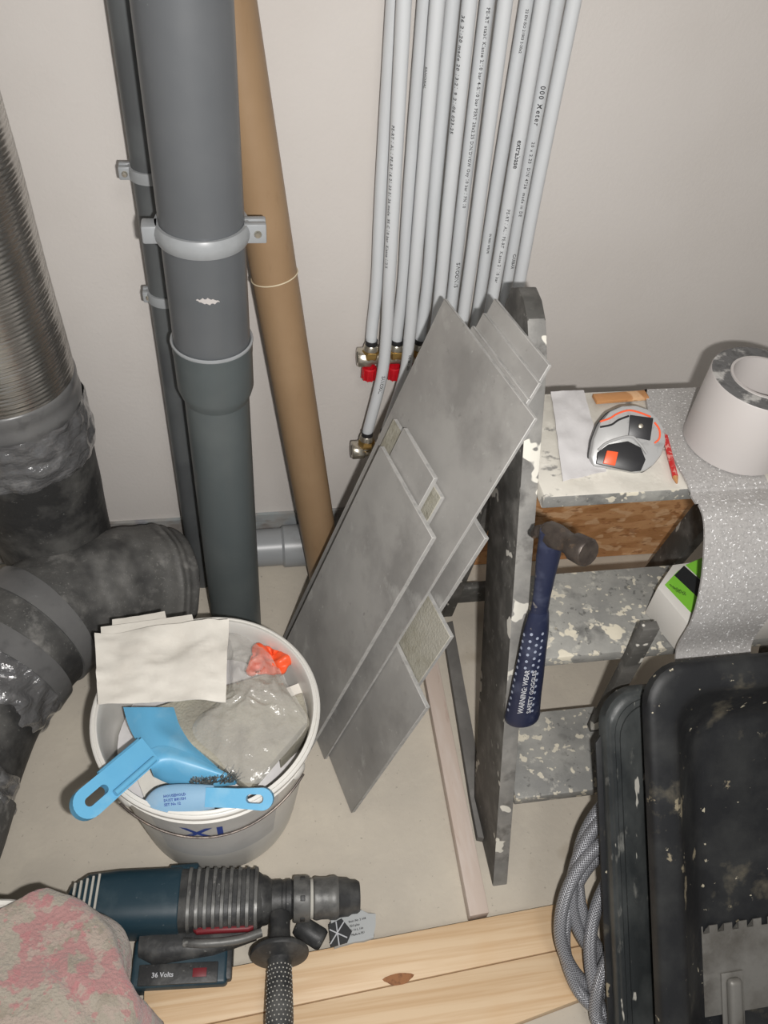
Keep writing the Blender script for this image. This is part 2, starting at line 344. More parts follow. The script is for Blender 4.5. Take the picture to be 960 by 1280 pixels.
# ------------------------------------------------------------------ setting
WY = 1.22
def struct(name, lo, hi, mt, **k):
    o = link_obj(name, add_box(B(), lo, hi, **k), mt); o['kind'] = 'structure'; return o
struct('floor', (-1.6, -1.7, -.08), (2.5, WY, 0), M['floor'])
struct('wall_back', (-1.6, WY, -.08), (2.5, WY+.1, 2.5), M['wall'])
struct('wall_left', (-1.7, -1.7, -.08), (-1.6, WY+.1, 2.5), M['wall'])
struct('wall_right', (2.5, -1.7, -.08), (2.6, WY+.1, 2.5), M['wall'])
struct('ceiling', (-1.7, -1.7, 2.5), (2.6, WY+.1, 2.6), M['ceil'])
bb = B()
add_box(bb, (-1.6, WY-.008, 0), (2.5, WY-.0005, .104))
bbo = link_obj('baseboard_back', bb, M['strip']); bbo['kind'] = 'structure'

# ------------------------------------------------------------------ drain stack
AX = V((-.036, 1.0, 0))
t = thing('drain_pipe', 'large dark grey plastic drain pipe standing upright with socket joint and clamp', 'pipe', AX)
bm = B(); add_lathe(bm, [(.0535, .70), (.0535, 1.75)], 56, Matrix.Translation(AX)); lab(link_obj('upper_pipe', bm, M['pvc'], t), 'dark grey upper length')
bm = B(); add_lathe(bm, [(.0480, 0.0), (.0480, .61), (.0500, .63)], 56, Matrix.Translation(AX)); lab(link_obj('lower_pipe', bm, M['pvc_low'], t), 'greenish grey dusty lower length')
bm = B(); add_lathe(bm, [(.0482, .600), (.0520, .610), (.0555, .622), (.0558, .678), (.0564, .683), (.0566, .694), (.0573, .697), (.0573, .701), (.056, .702), (.0537, .701), (.0537, .68)], 56, Matrix.Translation(AX)); link_obj('pipe_socket', bm, M['pvc_low'], t)
bm = B(); add_lathe(bm, [(.0574, .6995), (.0580, .701), (.0576, .7030), (.0556, .7040), (.0540, .7025)], 56, Matrix.Translation(AX), close=True); link_obj('socket_lip', bm, M['pvc_light'], t)
# clamp: ring, two lugs, screw, wall rod
cl = B(); zc = .868
add_lathe(cl, [(.054, zc-.012), (.058, zc-.012), (.0605, zc-.006), (.0615, zc+.001), (.0600, zc+.008), (.058, zc+.012), (.054, zc+.012)], 56, Matrix.Translation(AX), close=True)
add_box(cl, (AX.x+.052, AX.y-.016, zc-.013), (AX.x+.080, AX.y-.006, zc+.013), bev=.002)
add_box(cl, (AX.x+.052, AX.y-.002, zc-.013), (AX.x+.080, AX.y+.008, zc+.013), bev=.002)
add_box(cl, (AX.x-.074, AX.y-.018, zc-.012), (AX.x-.052, AX.y+.006, zc+.012), bev=.003)
cla = link_obj('pipe_clamp', cl, M['pvc_light'], t)
bm = B(); add_lathe(bm, [(0, .004), (.0035, .0035), (.005, .001), (.005, 0)], 12, zframe((AX.x+.069, AX.y-.016, zc), (0, -1, 0))); link_obj('screw', bm, M['nickel'], cla)
bm = B(); add_tube(bm, [(AX.x, AX.y+.055, zc), (AX.x, WY, zc)], .005, 12); link_obj('wall_rod', bm, M['nickel'], cla)
# flash highlight on the pipe, painted as a thin white patch
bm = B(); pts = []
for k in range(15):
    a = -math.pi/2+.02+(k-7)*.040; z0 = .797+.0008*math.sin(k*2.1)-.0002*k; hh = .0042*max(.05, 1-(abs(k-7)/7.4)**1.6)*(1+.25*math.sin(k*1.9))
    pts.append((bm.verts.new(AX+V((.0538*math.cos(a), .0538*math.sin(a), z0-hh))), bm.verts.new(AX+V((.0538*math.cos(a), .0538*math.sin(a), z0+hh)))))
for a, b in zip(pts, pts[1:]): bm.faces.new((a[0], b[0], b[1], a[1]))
lab(link_obj('painted_highlight', bm, M['rollwhite'], t), 'small white painted-on flash highlight')
# horizontal branch behind
t = thing('branch_pipe', 'short light grey horizontal pipe at the wall foot behind the brown tube', 'pipe', (.05, 1.10, .055))
bm = B(); MX = zframe((-.02, 1.163, .055), (1, 0, 0), (0, 0, 1)); add_lathe(bm, [(.040, 0), (.040, .15)], 40, MX); link_obj('pipe_length', bm, M['pvc_light'], t)
bm = B(); add_lathe(bm, [(.040, .085), (.045, .090), (.045, .150), (.048, .152), (.048, .158), (.042, .158), (.042, .12)], 40, MX); link_obj('pipe_socket', bm, M['pvc_light'], t)

# thin pipe
TX = V((-.103, 1.135, 0))
t = thing('waste_pipe', 'thin dark grey pipe standing behind the left edge of the large drain pipe', 'pipe', TX)
bm = B(); add_lathe(bm, [(.025, 0), (.025, 1.75)], 32, Matrix.Translation(TX)); link_obj('pipe_length', bm, M['thin'], t)
for zc, lg in ((.880, .041), (.690, .034)):
    bm = B(); add_lathe(bm, [(.025, zc-.008), (.0285, zc-.008), (.0295, zc), (.0285, zc+.008), (.025, zc+.008)], 32, Matrix.Translation(TX), close=True)
    add_box(bm, (TX.x-lg, TX.y-.010, zc-.009), (TX.x-.025, TX.y-.002, zc+.009), bev=.002)
    add_box(bm, (TX.x-lg, TX.y+.002, zc-.009), (TX.x-.025, TX.y+.010, zc+.009), bev=.002)
    c = link_obj('pipe_clamp', bm, M['pvc_light'], t)
    bm = B(); add_lathe(bm, [(0, .004), (.003, .0035), (.0042, .001), (.0042, 0)], 12, zframe((TX.x-lg+.008, TX.y-.010, zc), (0, -1, 0))); link_obj('screw', bm, M['nickel'], c)
    bm = B(); add_tube(bm, [(TX.x, TX.y+.027, zc), (TX.x, WY, zc)], .004, 10); link_obj('wall_rod', bm, M['nickel'], c)

# kraft tube
K0, K1 = V((.157, 1.075, .002)), V((.012, 1.112, 1.095))
kd = (K1-K0).normalized(); K2 = K0+kd*1.66
t = thing('cardboard_tube', 'long brown cardboard tube leaning against the wall beside the drain pipe', 'tube', K0)
bm = B(); KM = zframe(K0, kd); add_lathe(bm, [(.029, 0.006), (.034, .006), (.034, 1.66), (.029, 1.66)], 48, KM, close=True); link_obj('tube_body', bm, M['kraft'], t)
bm = B(); kp = [K0+kd*.745 + KM.to_3x3() @ V((.0348*math.cos(a), .0348*math.sin(a), .004*math.cos(a+.7))) for a in [2*math.pi*k/48 for k in range(49)]]
add_tube(bm, kp, .0010, 6, caps=False); link_obj('rubber_band', bm, M['band'], t)

# ------------------------------------------------------------------ white pipes and manifolds
ordn = ['leftmost', 'second from left', 'third from left', 'fourth from left', 'fifth from left', 'sixth from left', 'seventh from left', 'eighth from left', 'ninth from left', 'fourth from right', 'third from right', 'second from right', 'rightmost']
pipes = [  # top px x, low px (x, y), wall offset y, kind
    ('ab', 492, (465, 412), 1.188), ('af', 505, (483, 420), 1.150), ('bb', 531, (497, 412), 1.188), ('bf', 547, (512, 420), 1.150),
    ('cb', 566, (527, 408), 1.188), ('cf', 588, (547, 396), 1.150), ('d', 611, (566, 368), 1.188), ('e', 631, (583, 368), 1.150),
    ('f', 661, (600, 370), 1.188), ('g', 678, (616, 370), 1.150), ('h', 698, (631, 375), 1.188), ('i', 720, (646, 370), 1.150)]
plab = {'ab': 'thin-looking white pipe half hidden behind the leftmost pipe, ending at left upper valve',
 'af': 'white pipe at the left of the row, curving down to lower left brass nut',
 'bb': 'white pipe running down to the middle upper valve with red cap',
 'bf': 'white pipe in front passing between the middle and right upper valves',
 'cb': 'white pipe running down to the upper valve beside the big tile',
 'cf': 'white pipe passing behind the left edge of the big tile top',
 'd': 'white pipe ending behind the top corner of the biggest tile',
 'e': 'white pipe just right of the biggest tile top corner, printed along its length',
 'f': 'white back pipe right of the wide gap, running down to the narrow tile tops',
 'g': 'white pipe fourth counting from the right end of the row'.replace('fourth', 'third'),
 'h': 'white pipe with large black meter print, second from the right end',
 'i': 'white pipe at the right end of the row, nothing beyond it on the wall'}
pobj = {}
ends = {}
for nm, tx, (bx, by), y in pipes:
    a = W(tx, 0, y); b = W(bx, by, y); dr = (b-a).normalized()
    a2 = a - dr*((1.75-a.z)/abs(dr.z))
    if nm in ('ab', 'bb', 'cb'):
        e = V((b.x-.001, 1.182, .535)); pts = [a2, a+(b-a)*.35, a+(b-a)*.8+V((.003, 0, 0)), b, e]
    elif nm in ('af', 'bf'):
        e = V((.227 if nm == 'af' else .262, 1.150, .372)); pts = [a2, a+(b-a)*.3, a+(b-a)*.8, b, b+V((-.002, 0, -.09)), e]
    else:
        z1 = .50 if y > 1.16 else .37
        e = V((b.x+.004, y, z1)); pts = [a2, a+(b-a)*.4+V((random.uniform(-.003, .003), 0, 0)), b, e]
    sp = smooth_path(pts, 8); ends[nm] = e
    o = link_obj('water_pipe', add_tube(B(), sp, .0100, 24), M['pipe_white'], None, e)
    tag(o, plab[nm], 'pipe', 'white water pipes on the wall'); pobj[nm] = (o, sp)
def pipe_text(nm, py, body, size=.0062, side=0.0, sp=1.0):
    o, path = pobj[nm]
    y = path[-1].y
    tgt = W(480, py, y).z
    # arc-length parametrisation from the height where the print starts
    st = min(range(len(path)), key=lambda i: abs(path[i].z-tgt))
    def place(u, v):
        d = u; i = st; p = path[st]
        while i < len(path)-1:
            L = (path[i+1]-path[i]).length
            if d <= L: break
            d -= L; i += 1
        i = min(i, len(path)-2)
        tn = (path[i+1]-path[i]).normalized(); p = path[i]+tn*d
        to = (CAM_SIDE - p); to = (to-to.dot(tn)*tn).normalized(); sd = to.cross(tn)*-1
        if sd.x < 0: sd = -sd
        ang = (v-size*.35)/.01+side
        return p + .01015*(math.cos(ang)*to+math.sin(ang)*sd)
    text(body, size, place, M['ink'], o, 'lettering', res=2, spacing=sp)
CAM_SIDE = V((.0, -.2, 1.2))
pipe_text('h', 72, '000 Meter', .0100, .1, 1.3)
pipe_text('g', 175, 'extrabase', .0105, .15)
pipe_text('g', 250, 'PE-RT / AL / PE-RT  Klasse 2 / 10 bar', .0066, .15, 1.2)
pipe_text('h', 190, '20 x 2.25  DIN 4726  made in DE', .0064, .1, 1.3)
pipe_text('af', 175, 'PE-RT / AL / PE-RT 16 21 23 21 26 made  95 C 10 bar  Klasse 1/2/5', .0064, -.65, 1.2)
pipe_text('af', 468, 'SANOXAL', .0085, .3)
pipe_text('bf', 60, 'SANOXAL', .0060, -.9)
pipe_text('bf', 440, 'DE 20 - 20x', .0065, .4)
pipe_text('cf', 2, '36 21:20 made 20 13:21 9 21:06 023-25', .0075, -.7, 1.2)
pipe_text('d', 2, 'PE-RT stabil Klasse 2/10 bar 4-5/10 bar PERT 20x2.25 DIN/DVGW Oxy 10 bar / PN 10', .0066, .25, 1.15)
pipe_text('d', 318, 'SWOONVS', .0092, .35)
pipe_text('f', 2, '22 EN ISO 21003 2-20x2', .0052, .2)
pipe_text('f', 285, 'IN 9001 WELPE', .0052, .2)
pipe_text('h', 318, 'CARBAR', .0070, .3)
# manifolds
def hexnut(bm, o, ax, r, h):
    mx = zframe(o, ax, (0, 0, 1) if abs(V(ax).z) < .5 else (1, 0, 0)); add_lathe(bm, [(r*.72, -.0005), (r*.93, 0), (r, h*.12), (r, h*.88), (r*.93, h), (r*.72, h+.0005)], 6, mx)
def manifold(zb, yb, xl, outs, caps, label):
    root = thing('manifold', label, 'manifold', (xl, yb, zb-.02))
    bm = B(); add_tube(bm, [(xl+.01, yb, zb), (xl+.30, yb, zb)], .0135, 20); link_obj('manifold_bar', bm, M['nickel'], root)
    bm = B(); mx = zframe((xl-.008, yb, zb), (1, 0, 0), (0, 0, 1)); add_lathe(bm, [(.011, .0), (.016, 0), (.0175, .002), (.0175, .022), (.016, .0245), (.012, .0245), (.012, .002), (0, .002)], 8, mx); link_obj('end_nut', bm, M['nickel'], root)
    for (x, ztop) in outs:
        bm = B(); y2 = yb-.004
        add_tube(bm, [(x, y2, zb), (x, y2, ztop-.018)], .0105, 18)
        add_lathe(bm, [(.0105, 0), (.0135, .001), (.0135, .006), (.0105, .007)], 18, Matrix.Translation((x, y2, zb+.002)))
        ft = link_obj('outlet', bm, M['nickel'], root)
        bm = B(); hexnut(bm, (x, y2, ztop-.022), (0, 0, 1), .0155, .014); link_obj('union_nut', bm, M['brass'], ft)
        bm = B(); add_lathe(bm, [(.0115, 0), (.0140, .002), (.0125, .010), (.0110, .012)], 20, Matrix.Translation((x, y2, ztop-.008))); link_obj('sleeve', bm, M['nickel'], ft)
        bm = B(); add_lathe(bm, [(.0105, 0), (.0108, .003), (.0108, .009), (.0102, .010)], 20, Matrix.Translation((x, y2, ztop+.003))); link_obj('seal_ring', bm, M['blackp'], ft)
        if caps:
            bm = B(); add_lathe(bm, [(0, -.046), (.0085, -.046), (.0115, -.043), (.0122, -.034), (.0130, -.032), (.0130, -.020), (.0105, -.018)], 20, Matrix.Translation((x, y2, zb)))
            for k in range(10):
                a = k*math.pi/5; add_box(bm, (x+.0125*math.cos(a)-.001, y2+.0125*math.sin(a)-.001, zb-.043), (x+.0125*math.cos(a)+.001, y2+.0125*math.sin(a)+.001, zb-.022))
            link_obj('valve_cap', bm, M['redcap'], root)
manifold(.527, 1.182, .213, [(ends[k].x, .553) for k in ('ab', 'bb', 'cb')]+[(ends['d'].x, .50)], True, 'upper nickel-plated manifold bar with brass nuts and red valve caps')
manifold(.336, 1.150, .208, [(ends[k].x, .372) for k in ('af', 'bf')]+[(ends['cf'].x, .372), (ends['e'].x, .372)], False, 'lower nickel-plated manifold with brass nuts, near the wall above the tiles')

# ------------------------------------------------------------------ tiles
TA = V((.108, .695, .002)); EL = V((.301, .040, .953)).normalized(); TN = V((-.923, -.239, .301)); TN = (TN-TN.dot(EL)*EL).normalized(); EW = TN.cross(EL)
def tuv(u, v, off): return TA+EL*u+EW*v+TN*off
def tile(off, u0, u1, v0, v1, label, mt='tile', th=.008, group=None, name='floor_tile'):
    o_ = tuv(u0, v0, off)
    mx = frame(o_-TN*th, EL, EW, TN)
    bm = B(); add_box(bm, (0, 0, 0), (u1-u0, v1-v0, th), mx, bev=.0008, seg=1)
    bm.normal_update()
    for f in bm.faces:
        if f.normal.dot(TN) < .7: f.material_index = 1
    o = link_obj(name, bm, [M[mt], M['tile_edge']], None, o_)
    lift = -min((o.matrix_basis @ v.co).z for v in o.data.vertices)
    if lift > -.03: o.location.z += max(lift+.0004, 0) if lift > 0 else 0
    return tag(o, label, 'tile', group)
tile(0, 0, .800, 0, .259, 'largest smooth grey tile, its top corner highest on the left of the pile', th=.0055)
tile(.0305, 0, .570, .018, .208, 'frontmost shorter grey tile standing beside the white bucket')
tile(.0205, 0, .622, .082, .190, 'narrow grey tile sticking up just behind the frontmost tile')
tb = tile(.0105, 0, .604, .062, .232, 'rough beige tile offcut showing only an edge strip behind the narrow tile', 'tile_back')
tile(-.0100, 0, .328, -.110, .020, 'small smeared grey tile at the bottom of the pile, its corner on the floor', )
tile(-.0200, 0, .440, -.066, .032, 'beige tile turned back side out, corner over the pale batten', 'tile_back')
tile(-.0300, 0, .590, -.014, .040, 'grey tile peeking out right of the big tile above the beige one')
tile(-.0058, 0, .805, .030, .187, 'grey tile directly behind the largest one, first of the stepped tops', th=.0055)
tile(-.0116, 0, .826, .034, .185, 'grey tile of the stepped tops, between its two neighbours', th=.0055)
tile(-.0174, 0, .848, .040, .184, 'highest grey tile at the back of the pile, touching the ladder rail', th=.0055)

# ------------------------------------------------------------------ step ladder
LX0, LX1 = .360, .385
t = thing('step_ladder', 'worn dark grey wooden step ladder spotted with plaster, standing by the wall', 'ladder', (.6, .7, 0))
def rail_poly(x):
    f = lambda z: .440+.470*z
    pts = [(f(0), 0), (f(.70), .70), (f(.79)-.002, .785), (.828, .806), (.846, .824), (.872, .836), (.90, .838), (.925, .822), (.935, .79), (.925, .72), (.580, 0)]
    return [(x, a, b) for a, b in pts]
for x in (LX0, .862):
    bm = B(); add_prism(bm, rail_poly(x), (LX1-LX0, 0, 0), bev=.002)
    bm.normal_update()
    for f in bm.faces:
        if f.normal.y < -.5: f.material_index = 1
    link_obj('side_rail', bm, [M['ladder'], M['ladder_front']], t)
for (zt, yf, yb, mt) in ((.172, .510, .655, 'tread'), (.407, .612, .765, 'tread'), (.640, .712, .925, 'platform')):
    bm = B(); add_box(bm, (LX1, yf, zt-.022), (.862, yb, zt), bev=.0025)
    bm.normal_update()
    for f in bm.faces:
        if f.normal.y < -.6: f.material_index = 1
    link_obj('step' if zt < .6 else 'platform', bm, [M[mt], M['tread']], t)
for x in (LX0+.027, .836):
    bm = B(); add_prism(bm, [(x, .86, .61), (x, .92, .61), (x, 1.04, 0), (x, .985, 0)], (.022, 0, 0), bev=.002); link_obj('rear_leg', bm, M['ladder'], t)
bm = B(); add_box(bm, (LX0+.049-.055, .985, .045), (.880, 1.003, .092), bev=.002); link_obj('cross_brace', bm, M['ladder'], t)

# panels seen between the steps
ob_ = B(); add_prism(ob_, [(.44, 1.118, .002), (.98, 1.112, .002), (.98, 1.170, .34), (.44, 1.176, .34)], (0, .012, -.002), bev=.0008)
tag(link_obj('osb_offcut', ob_, M['osb'], None, (.7, 1.12, 0)), 'orange-brown strand board standing at the wall foot behind the ladder steps', 'board')

# silver foam strip over the platform
def xp(px, py, x): return PL(px, py, (x, 0, 0), (1, 0, 0))
t_path = [(.600, .918, .643), (.600, .80, .643), (.600, .725, .643), (.600, .707, .640)]
t_path += [tuple(xp(*p, .60)) for p in ((888, 645), (889, 690), (884, 735), (873, 775), (855, 808))]
t_path = [V(p) for p in t_path]
t_path[4].y = min(t_path[4].y, .704)
last = t_path[-1]; t_path.append(V((.600, last.y-.02, last.z-.03)))
sp = smooth_path(t_path, 8); bm = B(); rows = []
for i, p in enumerate(sp):
    tn = (sp[min(i+1, len(sp)-1)]-sp[max(i-1, 0)]).normalized(); nn = V((1, 0, 0)).cross(tn).normalized()
    if nn.z < 0 and i < 20: nn = -nn
    if i >= 20 and nn.y > 0: nn = -nn
    k = max(0, (5-i)/5)**2*.02
    rows.append([[bm.verts.new(V((x + (k if j == 0 else 0), p.y, p.z)) + nn*th) for th in (.0, .0035)] for j, x in enumerate([.588, .604, .625, .65, .675, .70, .705])])
for i in range(len(rows)-1):
    for j in range(6):
        bm.faces.new((rows[i][j][1], rows[i][j+1][1], rows[i+1][j+1][1], rows[i+1][j][1])); bm.faces.new((rows[i][j][0], rows[i+1][j][0], rows[i+1][j+1][0], rows[i][j+1][0]))
    for j in (0, 6): bm.faces.new((rows[i][j][0], rows[i][j][1], rows[i+1][j][1], rows[i+1][j][0]))
for i in (0, len(rows)-1):
    for j in range(6): bm.faces.new((rows[i][j][0], rows[i][j+1][0], rows[i][j+1][1], rows[i][j][1]))
bmesh.ops.recalc_face_normals(bm, faces=bm.faces)
tag(link_obj('foam_strip', bm, M['glitter'], None, (.65, .8, .643)), 'silvery grey foam strip lying on the platform and hanging down in front of the steps', 'strip')

# tape roll
RC = V((.690, .792, .6472))
t = thing('tape_roll', 'big white roll of tape standing on its edge face on the ladder platform', 'tape', RC)
bm = B(); add_lathe(bm, [(.042, .002), (.068, 0), (.0715, .002), (.0715, .112), (.0705, .1135)], 64, Matrix.Translation(RC)); add_lathe(bm, [(.042, .002), (.042, .02)], 64, Matrix.Translation(RC)); link_obj('roll_body', bm, M['rollwhite'], t)
bm = B(); add_lathe(bm, [(.0705, .1135), (.066, .1142), (.056, .1132), (.049, .1145), (.046, .114)], 64, Matrix.Translation(RC)); lab(link_obj('roll_face', bm, M['rolledge'], t), 'dirty grey upper face')
bm = B(); add_lathe(bm, [(.0465, .116), (.0465, .002), (.0430, .002), (.0430, .116)], 64, Matrix.Translation(RC), close=True); link_obj('core', bm, M['rollwhite'], t)

# paper sheet, wood chip, pencil on platform
def sheet(name, corners, nx, ny, amp, sc, mt, label, cat, seed=0, th=.0006, lift=.002):
    """corners: four 3D points; bilinear crumpled sheet"""
    bm = B(); a, b, c, d = [V(p) for p in corners]; g = []; h = []
    n = (b-a).cross(d-a).normalized(); n = n if n.z > 0 else -n
    for i in range(nx+1):
        r0, r1 = [], []
        for j in range(ny+1):
            u, v = i/nx, j/ny; p = a*(1-u)*(1-v)+b*u*(1-v)+c*u*v+d*(1-u)*v
            q = noise.noise(V((p.x*sc+seed, p.y*sc, seed)))+.5*abs(noise.noise(V((p.x*sc*2.3, p.y*sc*2.3+seed, 3))))
            e = p + n*(lift+amp*(q+.75))
            r0.append(bm.verts.new(e)); r1.append(bm.verts.new(e-n*th))
        g.append(r0); h.append(r1)
    for i in range(nx):
        for j in range(ny):
            bm.faces.new((g[i][j], g[i+1][j], g[i+1][j+1], g[i][j+1])); bm.faces.new((h[i][j], h[i][j+1], h[i+1][j+1], h[i+1][j]))
    for i in range(nx):
        for j in (0, ny): bm.faces.new((g[i][j], g[i+1][j], h[i+1][j], h[i][j]))
    for j in range(ny):
        for i in (0, nx): bm.faces.new((g[i][j], g[i][j+1], h[i][j+1], h[i][j]))
    bmesh.ops.recalc_face_normals(bm, faces=bm.faces)
    return bm if name is None else tag(link_obj(name, bm, mt, None, sum((V(c_) for c_ in corners), V())/4, sharp=60), label, cat)
sheet('paper_sheet', [F(688, 491, .642), F(729, 490, .642), F(757, 592, .642), F(703, 604, .642)], 16, 20, .003, 40, M['paper2'], 'crumpled white paper sheet left of the tape measure on the ladder platform', 'paper', 4, lift=.0012)
bm = B(); mx = frame(F(745, 506, .642)+V((0, 0, .0005)), (F(822, 500, .642)-F(745, 506, .642)).normalized(), V((0, 0, 1)).cross((F(822, 500, .642)-F(745, 506, .642)).normalized()), V((0, 0, 1)))
add_box(bm, (0, 0, 0), (.085, .018, .006), mx, bev=.001); tag(link_obj('wood_shim', bm, M['osb'], None, F(780, 503, .642)), 'thin light wooden shim lying behind the tape measure', 'wood')
pa, pb = F(831, 545, .648), F(846, 604, .648); bm = B(); add_tube(bm, [pa, pb-(pb-pa)*.12], .0042, 6); t = thing('pencil', 'red carpenter pencil lying right of the tape measure', 'pencil', pa)
link_obj('pencil_body', bm, M['pencil'], t); bm = B(); add_tube(bm, [pb-(pb-pa)*.12, pb], [.0040, .0012], 8); link_obj('pencil_tip', bm, M['osb'], t)

# ------------------------------------------------------------------ tape measure
MN = V((-.18, -.62, .76)).normalized(); MO = PL(787, 552, (.52, .79, .690), MN)
mxv = PL(833, 548, MO, MN)-PL(740, 555, MO, MN); MXx = (mxv-mxv.dot(MN)*MN).normalized(); MY = MN.cross(MXx)
MF = frame(MO, MXx, MY, MN)
t = thing('tape_measure', 'silver tape measure with black belt clip and orange lock button', 'measuring tool', (MO.x, MO.y, .643))
def mp(px, py, lift=0):
    p = PL(px, py, MO, MN); return p + MN*lift
outline = [(742, 583), (738, 570), (742, 548), (750, 528), (762, 514), (778, 507), (795, 506), (811, 511), (823, 522), (831, 536), (833, 552), (828, 568), (818, 581), (806, 589), (795, 591), (770, 586)]
bm = B(); add_prism(bm, [mp(*p, 0) for p in outline], -MN*.030, bev=.004); link_obj('case', bm, M['chrome'], t)
bm = B(); cen = V((787, 552, 0))
add_prism(bm, [mp(787+(p[0]-787)*1.02, 550+(p[1]-550)*1.03, -.014) for p in outline], -MN*.010, bev=.002); lab(link_obj('bumper', bm, M['blackp'], t), 'black rubber rim')
bm = B(); add_prism(bm, [mp(*p, .001) for p in [(744, 580), (746, 566), (760, 556), (784, 552), (800, 560), (806, 575), (800, 589), (788, 590)]], MN*.004, bev=.001); link_obj('thumb_recess', bm, M['blackp'], t)
bm = B(); add_prism(bm, [mp(*p, .005) for p in [(757, 564), (771, 566), (767, 583), (752, 580)]], MN*.004, bev=.001); lab(link_obj('lock_button', bm, M['orange'], t), 'orange lock button')
bm = B(); add_prism(bm, [mp(*p, .0005) for p in [(787, 519), (816, 523), (812, 551), (785, 545)]], MN*.003, bev=.0007); cpl = link_obj('belt_clip', bm, M['blackp'], t)
bm = B(); mx = zframe(mp(800, 533, .003), MN); add_lathe(bm, [(0, .0025), (.003, .002), (.004, 0)], 16, mx); link_obj('screw', bm, M['nickel'], cpl)
def ribbon(px, w, mt, lift, th=.0008, name='trim_line'):
    path = smooth_path([mp(*p, lift) for p in px], 5); bm = B(); add_tube(bm, path, w, 8, flat=(1, 1)); return link_obj(name, bm, mt, t)
lab(ribbon([(750, 527), (762, 523), (772, 517), (786, 513), (800, 516), (813, 521)], .0013, M['orange'], .0006), 'orange line')
lab(ribbon([(818, 528), (824, 537), (824, 548), (818, 554)], .0013, M['orange'], .0006), 'orange line')
lab(ribbon([(750, 534), (764, 531), (773, 525), (786, 520)], .0014, M['blackp'], .0006), 'black line')
lab(ribbon([(747, 563), (760, 553), (786, 546), (797, 553), (808, 568)], .0018, M['chrome'], .004), 'silver ridge')

# ------------------------------------------------------------------ hammer
HB = W(652, 898, .572); HT = W(690, 668, .640); ha = (HT-HB).normalized()
HC, HF = W(672, 655, .700), W(738, 689, .618)
t = thing('claw_hammer', 'claw hammer with navy blue rubber grip leaning upright against the ladder steps', 'hammer', HB)
L = (HT-HB).length
hx = V((1, .15, 0)); hx = (hx-hx.dot(ha)*ha).normalized()
ks = [0, .008, .03, .08, .16, .27, .33, .42, .52, .60, .63]; ws = [.018, .0265, .0275, .0258, .0240, .0225, .0212, .0198, .0182, .0150, .0125]
bm = B(); add_tube(bm, smooth_path([HB+ha*L*k for k in ks], 3), [ws[min(i//3, 10)]*(1-(i % 3)/3)+ws[min(i//3+1, 10)]*(i % 3)/3 for i in range(31)], 28, flat=(1, .72), twist=hx); gr = lab(link_obj('grip', bm, M['hammerblue'], t), 'navy blue rubber grip')
bm = B(); add_tube(bm, [HB+ha*L*k for k in (.63, .70, .80, .90, 1.02)], [.0125, .0125, .0140, .0165, .0170], 20, flat=(1, .7), twist=hx); lab(link_obj('neck', bm, M['hammerblue'], t), 'slimmer scuffed blue-black neck')
ax = (HF-HC).normalized()
hd = B(); pth = [HT-ax*.006, HT+ax*.006, HT+ax*.018, HT+ax*.026, HT+ax*.034, HT+ax*.040, HT+ax*.060, HT+ax*.063]
add_tube(hd, pth, [.0160, .0165, .0150, .0135, .0140, .0178, .0185, .0165], 12)
link_obj('hammer_head', hd, M['hammersteel'], t)
for s_ in (-1, 1):
    bm = B(); up = ha; sd = ax.cross(up).normalized()
    add_tube(bm, smooth_path([HT-ax*.008+sd*.005*s_, HT-ax*.012+sd*.006*s_+up*.002, HT-ax*.019+sd*.008*s_-up*.001, HT-ax*.025+sd*.009*s_-up*.010], 4), [.0105]*5+[.0085]*4+[.006]*3+[.003], 10, flat=(1, .7)); link_obj('claw', bm, M['hammersteel'], t)
to = (CAM-(HB+HT)/2); to = (to-to.dot(ha)*ha).normalized(); sd = to.cross(ha); sd = sd if sd.x > 0 else -sd
def grip_pt(k, a, lift=.0003):
    i = max(j for j in range(len(ks)-1) if ks[j] <= k); f = (k-ks[i])/(ks[i+1]-ks[i]); r = ws[i]*(1-f)+ws[i+1]*f
    hy = ha.cross(hx); dirv = math.cos(a)*to+math.sin(a)*sd
    cxv, cyv = dirv.dot(hx), dirv.dot(hy); q = 1/math.sqrt((cxv/1)**2+(cyv/.72)**2)
    return HB+ha*L*k+dirv*(r*q+lift)
bm = B()
for rw, a in enumerate((-.95, -.35, .25, .8)):
    for j in range(13):
        k = .085+j*.036+(.018 if rw % 2 else 0)
        if rw in (1, 2) and k < .32: continue
        if k > .56: continue
        c = grip_pt(k, a, .0001); cx1 = grip_pt(k+.004, a, .0001)-c; cy1 = grip_pt(k, a+.09, .0001)-c
        vv = [bm.verts.new(c+cx1*1.9*math.sin(q*math.pi/4)+cy1.normalized()*.0021*math.cos(q*math.pi/4)+to*.0002) for q in range(8)]; bm.faces.new(vv)
dots = lab(link_obj('grip_dots', bm, M['grip_dot'], gr), 'pale worn dots moulded into the grip'); dots['kind'] = 'stuff'
for a, wd in ((-.12, 'WARNING: WEAR'), (.50, 'SAFETY GOGGLES')):
    text(wd, .0105, lambda u, v, a=a: grip_pt(.095+u/L, a-(v-.003)/.021, .0005), M['ink_white'], gr, res=2)

